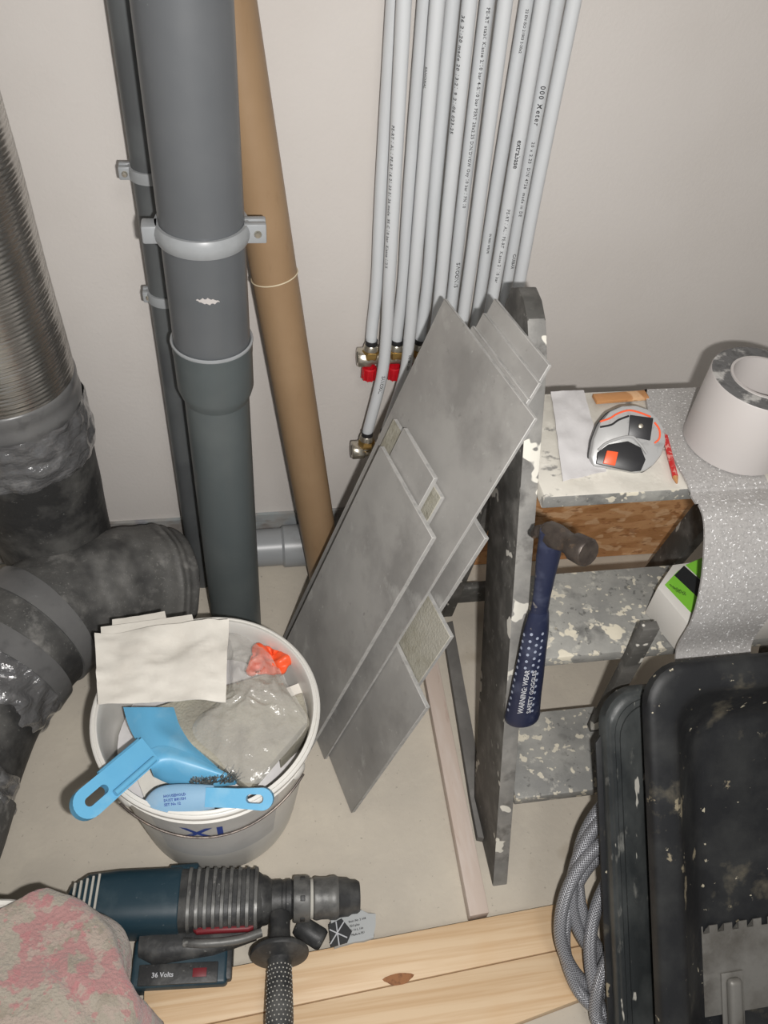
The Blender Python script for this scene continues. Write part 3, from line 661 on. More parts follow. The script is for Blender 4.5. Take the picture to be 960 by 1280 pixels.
# ------------------------------------------------------------------ packet on the second step
bz = .470
top = [F(822, 734, bz), F(841, 706, bz), F(960, 684, bz), F(985, 730, bz), F(863, 783, bz)]
top = [top[0], top[1], V((.80, top[1].y+.012, bz)), V((.80, top[4].y+.01, bz)), top[4]]
t = thing('printed_box', 'white box printed green and black on the second step behind the foam strip', 'box', (top[0].x+.05, top[0].y, .4075))
bm = B(); add_prism(bm, top, (0, 0, -(bz-.4078)), bev=.001); link_obj('carton', bm, M['whiteboard'], t)
def patch(px, z, mt, name, parent, lift=.0006):
    bm = B(); add_prism(bm, [F(*p, z+lift) for p in px], (0, 0, -.0004)); return link_obj(name, bm, mt, parent)
lab(patch([(831, 731), (848, 713), (884, 742), (864, 766)], bz, M['greenp'], 'print_panel', t), 'green printed panel')
lab(patch([(843, 719), (855, 707), (888, 736), (878, 752)], bz, M['blackpr'], 'print_panel', t, .0010), 'black printed stripe')
lab(patch([(857, 706), (878, 697), (886, 716), (884, 732)], bz, M['greenp'], 'print_panel', t, .0008), 'green printed panel')
lab(patch([(880, 716), (888, 714), (888, 726), (884, 728)], bz, M['yellow'], 'print_panel', t, .0012), 'small yellow mark')
e1 = (F(878, 752, bz)-F(843, 719, bz)); e2 = V((0, 0, 1)).cross(e1)
for i in range(5):
    o_ = F(836+i*4.2, 731-i*.5+i*2.6, bz+.0014)
    text(('PROFI 12', 'mini-max', 'KARTUS', '20 x 30', 'CE')[i], .0042, plane_place(o_-e2.normalized()*0, e1, e2, .0003), M['blackpr'], t, res=1)

# ------------------------------------------------------------------ tubs
TD = V((0, .7071, .7071)); TNn = V((0, -.7071, .7071)); TUX = V((1, 0, 0))
def rrect(x0, x1, y0, y1, r, n=7):
    out = []
    for (cx_, cy_, a0) in ((x1-r, y1-r, 0), (x0+r, y1-r, 90), (x0+r, y0+r, 180), (x1-r, y0+r, 270)):
        for k in range(n+1):
            a = math.radians(a0+90*k/n); out.append((cx_+r*math.cos(a), cy_+r*math.sin(a)))
    return out
def tray(O, wd, ln, loops, mt, name, parent, rc=.05, near=1.0):
    """O: top-left rim corner; x right, TD up-slope, TNn out of the opening"""
    bm = B(); rings = []
    for ins, n in loops:
        rings.append([bm.verts.new(O+TUX*x+TD*y+TNn*n) for x, y in rrect(ins, wd-ins, -ln+ins*near, -ins, max(rc-ins*.15, .012))])
    k = len(rings[0])
    for a, b in zip(rings, rings[1:]):
        for i in range(k): bm.faces.new((a[i], a[(i+1) % k], b[(i+1) % k], b[i]))
    bm.faces.new(rings[0]); bm.faces.new(rings[-1][::-1])
    bmesh.ops.recalc_face_normals(bm, faces=bm.faces)
    o = link_obj(name, bm, mt, parent); return o
TP = V((0, .5, .5)); _t = PL(960, 820, TP, TNn); OA = V((PL(812, 900, TP, TNn).x, _t.y, _t.z))
loopsA = [(.112, -.070), (.100, -.0685), (.089, -.0615), (.060, -.030), (.046, -.012), (.040, -.004), (.034, -.0005), (.028, 0), (.010, .0), (.003, -.002), (0, -.006), (0, -.020), (.004, -.020), (.006, -.008), (.038, -.010), (.088, -.070), (.104, -.075)]
t = thing('mortar_tub', 'open black plastic mortar tub leaning on the ladder with a notched trowel inside', 'tub', (OA.x+.2, .12, .02))
tray(OA, .46, .640, loopsA, M['tub'], 'tub_shell', t, .055, .45)
for (u, v, mt_) in ((.035, -.30, 0),):
    pass
TQ = TP-TNn*.078; _t = PL(800, 861, TQ, TNn); OB = V((PL(756, 900, TQ, TNn).x, _t.y, _t.z))
loopsB = [(.104, -.055), (.098, -.053), (.080, -.036), (.066, -.016), (.058, -.008), (.048, -.0055), (.024, -.005), (.021, -.0015), (.015, -.0015), (.013, .001), (.008, .001), (.006, -.001), (.002, -.001), (0, -.004), (0, -.022), (.003, -.022), (.005, -.010), (.030, -.016), (.085, -.060), (.104, -.060)]
t2 = thing('mortar_tub', 'second black mortar tub with ridged rim, stacked under the one holding the trowel', 'tub', (OB.x+.2, .14, .02))
tray(OB, .52, .555, loopsB, M['tub2'], 'tub_shell', t2, .05)
bm = B(); add_prism(bm, [OB+TUX*(-.008)+TD*(-.075)-TNn*.016, OB+TUX*(.004)+TD*(-.060)-TNn*.016, OB+TUX*(.004)+TD*(-.54)-TNn*.016, OB+TUX*(-.008)+TD*(-.53)-TNn*.016], -TNn*.004, bev=.001)
link_obj('side_lip', bm, M['tub'], t2)
# trowel
tp = lambda px, py, n=-.0675: PL(px, py, OA+TNn*n, TNn)
q0 = tp(876, 1158); q0u, q0v = q0.x-OA.x, (q0-OA).dot(TD)
def tl(u, v, n): return OA+TUX*(q0u+u)+TD*(q0v+v)+TNn*n
t = thing('notched_trowel', 'grey steel notched trowel lying in the open black tub', 'trowel', tl(.06, -.06, -.068))
# teeth along the upper edge
outl = [(0, 0)]; x = .0; 
pitch, gap, dp = .0225, .0098, .0105
x = .002
while x+pitch < .245:
    outl += [(x, 0), (x, -dp), (x+gap, -dp), (x+gap, 0)]; x += pitch
outl += [(.25, 0), (.25, -.13), (0, -.13)]
outl = [p for i, p in enumerate(outl) if i == 0 or p != outl[i-1]]
bm = B(); a = [bm.verts.new(tl(u, v, -.0660)) for u, v in outl]; b_ = [bm.verts.new(tl(u, v, -.0672)) for u, v in outl]
bm.faces.new(a); bm.faces.new(b_[::-1])
for i in range(len(a)): bm.faces.new((a[i], b_[i], b_[(i+1) % len(a)], a[(i+1) % len(a)]))
bmesh.ops.triangulate(bm, faces=[f for f in bm.faces if len(f.verts) > 4]); bmesh.ops.recalc_face_normals(bm, faces=bm.faces); link_obj('blade', bm, M['steel'], t)
mt0 = tp(914, 1232); mu, mv = (mt0.x-OA.x)-q0u, (mt0-OA).dot(TD)-q0v
bm = B(); mxq = frame(tl(mu, mv, -.066), TUX, TD, TNn); add_box(bm, (-.011, -.09, 0), (.011, .016, .014), mxq, bev=.007, seg=4); add_box(bm, (-.017, -.09, 0), (.017, .022, .003), mxq, bev=.0012)
br = link_obj('mounting_rib', bm, M['steel'], t)
bm = B(); add_tube(bm, [tl(mu, mv-.065, -.050), tl(mu+.01, mv-.065, -.026), tl(mu+.03, mv-.065, -.016), tl(mu+.14, mv-.065, -.016)], .010, 14); link_obj('handle', bm, M['blackp'], t)

# square post behind the tubs
PA = V((.535, .588, .486)); bm = B(); add_box(bm, (.528, .594, .20), (.553, .608, .486), bev=.001)
tag(link_obj('square_stake', bm, M['ladder'], None, (.54, .60, .30)), 'dark square wooden stake end sticking up between second step and black tubs', 'stake')

# ------------------------------------------------------------------ braided hose coil
ext = [((700, 1165), .150), ((717, 1128), .150), ((725, 1100), .155), ((706, 1185), .156), ((735, 1195), .148), ((741, 1262), .140), ((722, 1140), .165)]
hp = []
CQ = [TP-TNn*d for _, d in ext]; CE = [PL(*p, q_, TNn) for (p, d), q_ in zip(ext, CQ)]
NK = 28
for k in range((len(ext)-1)*NK+1):
    i, f = divmod(k, NK); f = f/NK; i2 = min(i+1, len(ext)-1)
    a = 2*math.pi*f                                           # starts at the far right, passes the left extreme at a = pi
    e_ = CE[i].lerp(CE[i2], max(0, (f-.5)*2)) if f > .5 else CE[i]
    R_ = .155+.008*math.sin(i*2.1); Rx = .135+.01*math.sin(i*1.3)
    p = e_+V((Rx+Rx*math.cos(a), 0, 0))+TD*(R_*math.sin(a)*.95)+TNn*(.010*math.sin(a+i))
    p.z = max(p.z, .0120+(.031 if p.y < .42 and p.x < .52 else 0)); hp.append(p)
tag(link_obj('braided_hose', add_tube(B(), smooth_path(hp, 3), .0095, 16), M['braid'], None, (.46, .3, .011)), 'coil of silver-grey braided hose tucked beside the black tubs', 'hose')

# ------------------------------------------------------------------ pine boards and batten
def board(pts, zt, label, group=None):
    bm = B(); add_prism(bm, [V((x, y, zt)) for x, y in pts], (0, 0, -zt+.0005), bev=.0012)
    return tag(link_obj('pine_board', bm, M['pine'], None, (sum(p[0] for p in pts)/4, sum(p[1] for p in pts)/4, 0)), label, 'board')
ZB = .030
def FF(px, py): p = F(px, py, ZB); return (p.x, p.y)
def on(p, q, x): return (x, p[1]+(q[1]-p[1])*(x-p[0])/(q[0]-p[0]))
a1, a2 = FF(230, 1220), FF(700, 1129); s1, s2 = FF(372, 1257), FF(690, 1190); l1, l2 = FF(640, 1281), FF(735, 1245)
xl, xr = -.19, .50
board([on(a1, a2, xl), on(a1, a2, xr), tuple(V(on(s1, s2, xr))+V((0, .0015))), tuple(V(on(s1, s2, xl))+V((0, .0015)))], ZB, 'pine board with a brown knot at its lower edge, touching the batten end')
board([on(s1, s2, xl), on(s1, s2, xr), on(l1, l2, xr), on(l1, l2, xl)], ZB-.001, 'nearer pine board, lower edge running out of the bottom of the picture')
k0 = F(498, 1222, ZB+.0004); bm = B(); add_prism(bm, [k0+V((.022*math.cos(a)*(1+.2*math.sin(3*a)), .008*math.sin(a)-.002, 0)) for a in [2*math.pi*i/18 for i in range(18)]], (0, 0, -.0003))
kn = link_obj('knot', bm, M['knot'], bpy.data.objects['pine_board'])
b1, b2, b3, b4 = F(583, 1146, .024), F(616, 1140, .024), F(553, 830, .024), F(525, 838, .024)
bd = ((b3+b4)/2-(b1+b2)/2); bm = B(); b1e = b1-bd*.04; b2e = b2-bd*.04
w_ = V((1, .05, 0)).normalized()*.016; c0 = (b1+b2)/2; c1 = (b3+b4)/2+bd*.35
add_prism(bm, [c0-w_-bd*.0, c0+w_-bd*.0, c1+w_, c1-w_], (0, 0, -.0235), bev=.0015); 
tag(link_obj('pale_batten', bm, M['batten'], None, (c0+c1)/2-V((0, 0, .024))), 'pale pinkish wooden batten lying on the floor beside the ladder foot', 'batten')

# ------------------------------------------------------------------ air duct: aluminium hose, taped riser and insulated elbow
DC = V((-.362, 1.092, 0)); DR = .110
t = thing('air_duct', 'fat ventilation duct with shiny ribbed aluminium hose over a dusty insulated elbow', 'duct', (-.30, 1.05, 0))
def duct_axis(z): return V((DC.x-.018*(z-.5), DC.y-.02*(z-.5), z))
bm = B(); prof = []; z = .565; i = 0
while z < 1.75:
    p = .0066*(1+.22*math.sin(i*1.7)+.12*math.sin(i*.37)); prof += [(DR+.0007, z), (DR-.0004, z+p*.3), (DR-.0005, z+p*.7)]; z += p; i += 1
rings = []; seg = 72
for j, (r, z) in enumerate(prof):
    c = duct_axis(z); r2 = r*(1+.006*math.sin(z*23)) 
    rings.append([bm.verts.new(c+V((r2*math.cos(2*math.pi*k/seg), r2*math.sin(2*math.pi*k/seg), .0022*math.sin(2*math.pi*k/seg+z*9)+.0009*noise.noise(V((k*.3, j*.7, 0)))))) for k in range(seg)])
for a, b in zip(rings, rings[1:]):
    for k in range(seg): bm.faces.new((a[k], a[(k+1) % seg], b[(k+1) % seg], b[k]))
lab(link_obj('ribbed_hose', bm, M['alu'], t, sharp=80), 'shiny ribbed aluminium hose')
def sleeve(name, prof, mt, label, amp=0, sc=30, seg=72, seed=0):
    bm = B(); rings = []
    for r, z in prof:
        c = duct_axis(z); rings.append([bm.verts.new(c+V((r*math.cos(2*math.pi*k/seg), r*math.sin(2*math.pi*k/seg), 0))) for k in range(seg)])
    for a, b in zip(rings, rings[1:]):
        for k in range(seg): bm.faces.new((a[k], a[(k+1) % seg], b[(k+1) % seg], b[k]))
    if amp: fuzz(bm, amp, sc, seed)
    return lab(link_obj(name, bm, mt, t, sharp=70), label)
def lin(z0, z1, n): return [z0+(z1-z0)*i/n for i in range(n+1)]
sleeve('tape_collar', [(DR-.002, .585)]+[(DR+.0025+.001*math.sin(z*200), z) for z in lin(.583, .520, 14)]+[(DR+.001, .515)], M['tape'], 'smooth dark grey tape collar', .0012, 20)
sleeve('film_wrap', [(DR+.004+.004*math.sin(max(0, (.535-z))*30), z) for z in lin(.535, .435, 24)]+[(DR-.004, .43)], M['film'], 'crumpled shiny plastic film', .0065, 48, 120, 3)
sleeve('insulated_riser', [(DR+.001, .50)]+[(DR+.002-.05*(.47-z), z) for z in lin(.47, .10, 18)]+[(DR-.02, .02)], M['rubber_dark'], 'black dusty insulated riser', .004, 14, 72, 5)
ER = .110
ep = smooth_path([(-.142, 1.070, .092), (-.190, 1.050, .108)]+[F(*p) for p in ((125, 738, .146), (64, 770, .162), (14, 820, .162), (-28, 882, .152), (-60, 952, .130), (-92, 1038, .114), (-128, 1140, .112))], 10)
n = len(ep)
def seg_tube(i0, i1, rf, mt, name, label, amp, sc, seed=0, segs=64, ends=True):
    bm = B(); pts = []; rr = []
    sub = 3
    for i in range(i0, i1):
        for k in range(sub): pts.append(ep[i].lerp(ep[i+1], k/sub)); 
    pts.append(ep[i1]); m_ = len(pts)-1
    rr = [rf(q/m_) for q in range(m_+1)]
    if ends: pts = [pts[0]+(pts[0]-pts[1])*.05]+pts+[pts[-1]+(pts[-1]-pts[-2])*.05]; rr = [rr[0]*.9]+rr+[rr[-1]*.9]
    add_tube(bm, pts, rr, segs, caps=True, twist=(0, 0, 1))
    fuzz(bm, amp, sc, seed)
    for v in bm.verts:
        if v.co.z < .0008: v.co.z = .0008
    return lab(link_obj(name, bm, mt, t, sharp=70), label)
seg_tube(0, 34, lambda u: ER*(.86+.14*min(1, u*4))*(1+.010*math.sin(u*60)*(1-u)), M['rubber'], 'elbow', 'dusty dark grey insulated elbow', .006, 13, 1)
seg_tube(32, 42, lambda u: ER+.003+.0012*(u > .12)*(u < .3)+.0015*(u > .8), M['rubber'], 'tape_sleeve', 'wide dusty sleeve', .004, 14, 2)
seg_tube(31, 35, lambda u: ER+.0080, M['tape'], 'tape_band', 'smooth grey tape band', .0010, 20, 2)
seg_tube(40, 44, lambda u: ER+.0085, M['tape'], 'tape_band', 'smooth grey tape band', .0010, 20, 2)
seg_tube(43, 52, lambda u: ER+.004-.006*u+.002*math.sin(u*11), M['film'], 'film_wrap', 'crumpled shiny plastic film', .009, 46, 6, 120)
seg_tube(50, 62, lambda u: ER-.003, M['rubber_dark'], 'insulated_length', 'darker dusty insulated length', .004, 14, 7)
seg_tube(61, 66, lambda u: ER-.001+.004*math.sin(u*9), M['film'], 'film_wrap', 'crumpled shiny plastic film', .008, 46, 9, 120)
seg_tube(65, n-1, lambda u: ER+.003, M['rubber'], 'end_cuff', 'dusty dark cuff', .003, 14, 8)

# ------------------------------------------------------------------ bucket with rubbish
BC = V((-.077, .648, 0)); BR, BH = .166, .300
def brad(z): return .128+(BR-.006-.128)*(z/BH)
t = thing('plastic_bucket', 'white round plastic bucket full of rubbish standing on the floor before the drain pipe', 'bucket', BC)
MB = Matrix.Translation(BC)
bm = B()
prof = [(0, .001), (brad(0)-.008, .001), (brad(0), .006)]+[(brad(z), z) for z in lin(.02, BH-.035, 8)]
prof += [(brad(BH-.03)+.004, BH-.032), (brad(BH-.03)+.005, BH-.028), (brad(BH-.02)+.001, BH-.026), (BR-.007, BH-.012), (BR-.001, BH-.011), (BR, BH-.008), (BR, BH-.003), (BR-.002, BH-.0005), (BR-.004, BH), (BR-.0055, BH-.002), (BR-.007, BH-.0005), (BR-.010, BH), (BR-.0115, BH-.003)]
prof += [(brad(z)-.0055, z) for z in lin(BH-.02, .01, 8)]+[(0, .006)]
add_lathe(bm, prof, 96, MB); link_obj('bucket_wall', bm, M['bucket'], t)
# label patch
def bk(a, z, lift): return BC+V(((brad(z)+lift)*math.cos(a), (brad(z)+lift)*math.sin(a), z))
def curved_patch(a0, a1, z0, z1, lift, mt, name, na=24):
    bm = B(); g = [[bm.verts.new(bk(a0+(a1-a0)*i/na, zz, lift)) for zz in (z0, (z0+z1)/2, z1)] for i in range(na+1)]
    for i in range(na):
        for j in range(2): bm.faces.new((g[i][j], g[i+1][j], g[i+1][j+1], g[i][j+1]))
    return link_obj(name, bm, mt, t)
lab(curved_patch(math.radians(238), math.radians(308), .10, .262, .0005, M['inner'], 'label'), 'pale printed label')
def bucket_text(body, size, a_mid, z, mt, sp=1.0):
    return text(body, size, lambda u, v: bk(a_mid+u/brad(z), z+v, .0011), mt, t, res=4, spacing=sp, align='CENTER')
bucket_text('XL', .060, math.radians(268), .196, M['labelblue'], 1.1)
# ears and wire handle
for a in (math.radians(224), math.radians(322)):
     c = bk(a, .268, .0); bm = B(); add_lathe(bm, [(0, .009), (.008, .009), (.013, .006), (.015, 0)], 20, zframe(c, (math.cos(a), math.sin(a), 0), (0, 0, 1))); link_obj('handle_ear', bm, M['bucket'], t)
hp = []
for k in range(33):
    a = math.radians(224+98*k/32); s_ = math.sin(math.pi*k/32); z_ = .268-.026*s_**1.2
    hp.append(BC+V(((brad(z_)+.012+.003*s_)*math.cos(a), (brad(z_)+.012+.003*s_)*math.sin(a), z_)))
bm = B(); add_tube(bm, hp, .0018, 8); wr = lab(link_obj('wire_handle', bm, M['hammersteel'], t), 'thin wire handle')

# white paper towels
def P3(px, py, z): return F(px, py, z)
for i, (cs, zz, lb) in enumerate(((
        [(122, 800, .312), (288, 782, .330), (284, 884, .335), (126, 888, .318)], 0, 'crumpled white paper towel on top of the bucket, its front edge lowest'),
        ([(126, 784, .318), (240, 768, .322), (262, 850, .326), (130, 850, .314)], 0, 'white paper towel corner showing above the top towel edge'),
        ([(140, 774, .306), (206, 764, .312), (220, 830, .314), (140, 830, .306)], 0, 'lowest of the white paper towels, only its rear tip showing'))):
    c4_ = [P3(*c) for c in cs]
    sheet('paper_towel', c4_, 26, 22, .014 if i == 0 else .003, 17, M['paper'], lb, 'paper', 10+i, th=.0012, lift=.006 if i == 0 else (-.003 if i == 1 else -.004))
# sanding sponge slab
def slab(name, px, z, th, mt, label, cat, tilt=None, bev=.002, fz=0, seed=0):
    bm = B(); add_prism(bm, [P3(a, b, c if tilt else z) for a, b, *c_ in px for c in [c_[0] if c_ else z]], (0, 0, -th), bev=bev)
    o = link_obj(name, bm, mt, None, P3(px[0][0], px[0][1], z)); return tag(o, label, cat)
slab('plaster_offcut', [(192, 884, .285), (345, 838, .272), (384, 902, .272), (312, 985, .285), (205, 905, .287)], .28, .022, M['sand'], 'dusty beige-grey slab lying in the bucket under the clear bag', 'rubble', tilt=True)
slab('foam_block', [(340, 880, .262), (378, 865, .262), (388, 905, .26), (350, 945, .26)], .26, .05, M['sand'], 'dusty block jammed against the right inside of the bucket', 'rubble', tilt=True)
for px, z, lb in (([(352, 862), (384, 850), (390, 885), (372, 902), (358, 895)], .250, 'folded white paper scrap by the right inside wall of the bucket'),
                  ([(172, 975), (200, 945), (222, 985), (186, 1012)], .235, 'white paper scrap in the bucket between dustpan handle and brush')):
    bm = B(); add_prism(bm, [P3(a, b, z+.006*math.sin(i*2.2)) for i, (a, b) in enumerate(px)], (0, 0, -.001)); bmesh.ops.triangulate(bm, faces=[f for f in bm.faces if len(f.verts) > 4])
    tag(link_obj('paper_scrap', bm, M['paper'], None, P3(px[0][0], px[0][1], z)), lb, 'paper')
# bulk under the visible rubbish so that nothing hangs in the air
bm = B(); add_lathe(bm, [(0, .232), (.06, .236), (.11, .226), (brad(.21)-.010, .212), (brad(.02)-.010, .012), (0, .012)], 48, MB)
mv = [(v, noise.noise(V(v.co)*22)*.006) for v in bm.verts if v.co.z > .2]
for v, d in mv: v.co.z += d
fl_ = tag(link_obj('rubbish_fill', bm, M['paper2'], None, BC+V((0, 0, .012))), 'pale crumpled rubbish filling the bucket below the dustpan', 'rubbish'); fl_['kind'] = 'stuff'
# orange lump and bag
bm = B(); bmesh.ops.create_icosphere(bm, subdivisions=4, radius=1)
oc = P3(334, 826, .275)
for v in bm.verts: v.co = oc+V((v.co.x*.034, v.co.y*.028, v.co.z*.009))
fuzz(bm, .020, 60, 4); tag(link_obj('orange_wrapper', bm, M['orange'], None, oc, sharp=80), 'crumpled orange wrapper seen through the clear bag', 'wrapper')
def bag():
    bm = B(); px = [(284, 792), (308, 797), (332, 815), (352, 842), (368, 872), (384, 905), (352, 950), (325, 978), (296, 974), (268, 945), (240, 912), (262, 885), (284, 868), (286, 830)]
    bp = [P3(a, b, .292) for a, b in px]; c = sum(bp, V())/len(bp); rows = []; nr = 22; npt = len(bp)*6
    loop = smooth_path(bp+[bp[0]], 6)[:-1]
    for i in range(nr):
        u = i/nr; rows.append([bm.verts.new(p.lerp(c, u)+V((0, 0, .018*(1-(1-u)**3)))) for p in loop])
    cv = bm.verts.new(c+V((0, 0, .018))); k = len(loop)
    for a, b in zip(rows, rows[1:]):
        for i in range(k): bm.faces.new((a[i], a[(i+1) % k], b[(i+1) % k], b[i]))
    for i in range(k): bm.faces.new((rows[-1][i], rows[-1][(i+1) % k], cv))
    for v in bm.verts:
        q = noise.noise(V(v.co)*30); q2 = 1-abs(noise.noise(V(v.co)*58+V((5, 2, 1))))*2; g = max(0, 1-((v.co-P3(322, 850, .29)).length/.07))
        v.co.z += q*.009+q2*.004+g*.010*q2
    return bm
tag(link_obj('clear_bag', bag(), M['bag'], None, P3(320, 890, .29), sharp=50), 'crumpled clear plastic bag on the right half of the bucket', 'bag')

# dustpan
def slotted(bm, c, ax, nrm, L, w0, w1, th, s0, s1, sw):
    """flat handle along ax from c, slot between s0 and s1; rounded far end"""
    ax = V(ax).normalized(); nrm = V(nrm); nrm = (nrm-nrm.dot(ax)*ax).normalized(); sd = nrm.cross(ax)
    out, inn = [], []
    n_ = 12
    wf = lambda u: w0+(w1-w0)*u/L
    for k in range(n_+1):
        a = math.pi*k/n_; out.append((L-wf(L)+wf(L)*math.sin(a), -wf(L)*math.cos(a))); inn.append((s1-sw+sw*math.sin(a), -sw*math.cos(a)))
    for k in range(n_+1):
        a = math.pi*k/n_; v = w0*math.cos(a); out.append((s0-.012 if 0 < k < n_ else s0-.012, v)); inn.append((s0+sw-sw*math.sin(a), sw*math.cos(a)))
    P = lambda u, v, h: c+ax*u+sd*v+nrm*h
    rings = [[bm.verts.new(P(u, v, h)) for u, v in lst] for lst, h in ((out, -th/2), (out, th/2), (inn, th/2), (inn, -th/2))]
    k = len(out)
    for a, b in ((0, 1), (1, 2), (2, 3), (3, 0)):
        for i in range(k): bm.faces.new((rings[a][i], rings[a][(i+1) % k], rings[b][(i+1) % k], rings[b][i]))
    # solid stem
    q = [P(-.0, -w0, -th/2), P(s0-.012, -w0, -th/2), P(s0-.012, w0, -th/2), P(0, w0, -th/2)]
    bmesh.ops.remove_doubles(bm, verts=bm.verts, dist=1e-6)
    add_prism(bm, q, nrm*th)
    bmesh.ops.recalc_face_normals(bm, faces=bm.faces)
h0, h1 = P3(186, 938, .318), P3(93, 1018, .345)
t = thing('dustpan', 'light blue plastic dustpan, its slotted handle sticking out over the left bucket rim', 'dustpan', P3(200, 930, .29))
nz = V((.05, -.55, .8))
bm = B(); hl = (h1-h0).length; slotted(bm, h0, h1-h0, nz, hl, .0200, .0205, .014, hl*.60, hl*.88, .0062)
lab(link_obj('handle', bm, M['blue'], t), 'slotted hanging handle')
bm = B(); ribp = [h0+(h1-h0)*k for k in (.0, .2, .4, .55)]
add_tube(bm, [p+V((.009, -.016, .005)) for p in ribp], .0045, 10); add_tube(bm, [p+V((-.013, .013, .005)) for p in ribp], .0045, 10); link_obj('handle_rib', bm, M['blue'], t)
def poly(name, px, th, mt, parent, bev=.001, label=None, vec=None):
    bm = B(); add_prism(bm, [P3(*p) for p in px], vec if vec is not None else (0, 0, -th), bev=bev)
    bmesh.ops.triangulate(bm, faces=[f for f in bm.faces if len(f.verts) > 4])
    o = link_obj(name, bm, mt, parent, sharp=30)
    if label: o['label'] = label
    return o
def sheetpoly(name, rows, th, mt, parent):
    """rows of pixel+height control points, smooth surface"""
    R = [smooth_path([P3(*p) for p in r], 5) for r in rows]; cols = [smooth_path([r[i] for r in R], 5) for i in range(len(R[0]))]
    bm = B(); g = [[bm.verts.new(p) for p in c] for c in cols]; h = [[bm.verts.new(p-V((0, 0, th))) for p in c] for c in cols]
    a, b = len(g), len(g[0])
    for i in range(a-1):
        for j in range(b-1):
            bm.faces.new((g[i][j], g[i+1][j], g[i+1][j+1], g[i][j+1])); bm.faces.new((h[i][j], h[i][j+1], h[i+1][j+1], h[i+1][j]))
    for i in range(a-1):
        for j in (0, b-1): bm.faces.new((g[i][j], g[i+1][j], h[i+1][j], h[i][j]))
    for j in range(b-1):
        for i in (0, a-1): bm.faces.new((g[i][j], g[i][j+1], h[i][j+1], h[i][j]))
    bmesh.ops.recalc_face_normals(bm, faces=bm.faces); return link_obj(name, bm, mt, parent)
lab(sheetpoly('tray', [[(154, 884, .292), (170, 884, .300), (196, 884, .300), (240, 884, .262)],
                   [(160, 905, .292), (178, 908, .302), (200, 905, .300), (260, 915, .262)],
                   [(170, 925, .295), (190, 930, .306), (222, 928, .300), (288, 965, .262)],
                   [(184, 940, .302), (196, 945, .308), (232, 948, .296), (296, 976, .270)]], .003, M['blue'], t), 'flat collecting tray')
lab(sheetpoly('rear_wall', [[(184, 938, .314), (205, 932, .310), (232, 940, .306), (262, 955, .298), (294, 972, .290)],
                        [(188, 958, .312), (208, 950, .312), (232, 955, .308), (262, 964, .300), (296, 976, .290)],
                        [(192, 970, .286), (210, 978, .280), (234, 982, .280), (262, 983, .280), (294, 980, .280)]], .003, M['blue'], t), 'curved rear wall')
# hand brush
t = thing('hand_brush', 'light blue hand brush with slotted handle lying on the front rim of the bucket', 'brush', P3(250, 998, .30))
c0, c1 = P3(182, 1003, .296), P3(268, 996, .308)
bm = B(); add_tube(bm, smooth_path([c0, c0.lerp(c1, .25), c0.lerp(c1, .6), c1], 6), [.004, .009, .0125, .0150, .0172, .0185, .0195, .0202, .0205, .0206, .0205, .0202, .0198, .0192, .0185, .0178, .0170, .0162, .0152], 24, flat=(1, .42), twist=(.1, 1, .6))
hd_ = lab(link_obj('brush_head', bm, M['bluepale'], t), 'pale blue rounded head')
bm = B(); c2 = P3(342, 999, .318); nb = V((0, -.5, .85)); c1b = P3(258, 996, .309); slotted(bm, c1b, c2-c1b, nb, (c2-c1b).length, .0125, .0145, .012, (c2-c1b).length*.60, (c2-c1b).length*.86, .0058); link_obj('handle', bm, M['blue'], t)
bm = B()
for k in range(150):
    u = random.random(); b0 = P3(238+u*58, 978-6*u+random.uniform(-3, 6), .300); add_tube(bm, [b0, b0+V((random.uniform(-.01, .012), random.uniform(.010, .026), -.012-random.random()*.012))], .0007, 4, caps=False)
br_ = link_obj('bristles', bm, M['bristle'], t); br_['kind'] = 'stuff'
lp = plane_place(P3(205, 1004, .309), (1, .12, 0), (0, .8, .6), 0)
o_ = P3(205, 1003, .311); ux = (P3(240, 999, .315)-o_).normalized(); uy = V((0, .75, .55)); uy = (uy-uy.dot(ux)*ux).normalized(); un = ux.cross(uy)
for i, wd in enumerate(('HOUSEHOLD', 'DUST BRUSH', 'SET No 12')):
    pl = lambda u, v, i=i: o_+ux*u+uy*(v+.006-.0055*i)+un*.0006
    text(wd, .0050, pl, M['labelblue'], hd_, res=1)

# ------------------------------------------------------------------ rotary hammer drill, lying on its side
D0, D1 = F(120, 1134, .058), F(440, 1121, .052)
dx = (D1-D0).normalized(); dz0 = V((0, 0, 1)); dy = dz0.cross(dx).normalized(); dz = dx.cross(dy)
DM = frame(D0, dx, dy, dz)                    # local x along barrel, y towards the wall, z up
def dl(px, z=.058): v = F(px, 1128, z)-D0; return v.dot(dx)
t = thing('hammer_drill', 'dark teal and black cordless hammer drill lying on the floor before the bucket', 'drill', V((D0.x+.15, D0.y, 0)))
def loft(bm, secs, seg=32, e=2.6):
    """secs: (x, cy, cz, ry, rz) superellipse sections along local x"""
    rings = []
    for x, cy_, cz_, ry, rz in secs:
        rg = []
        for k in range(seg):
            a = 2*math.pi*k/seg; c, s = math.cos(a), math.sin(a)
            rg.append(bm.verts.new(DM @ V((x, cy_+ry*math.copysign(abs(c)**(2/e), c), cz_+rz*math.copysign(abs(s)**(2/e), s)))))
        rings.append(rg)
    for a, b in zip(rings, rings[1:]):
        for k in range(seg): bm.faces.new((a[k], a[(k+1) % seg], b[(k+1) % seg], b[k]))
    bm.faces.new(rings[0]); bm.faces.new(rings[-1][::-1]); bmesh.ops.recalc_face_normals(bm, faces=bm.faces)
def sx(px): return dl(px)
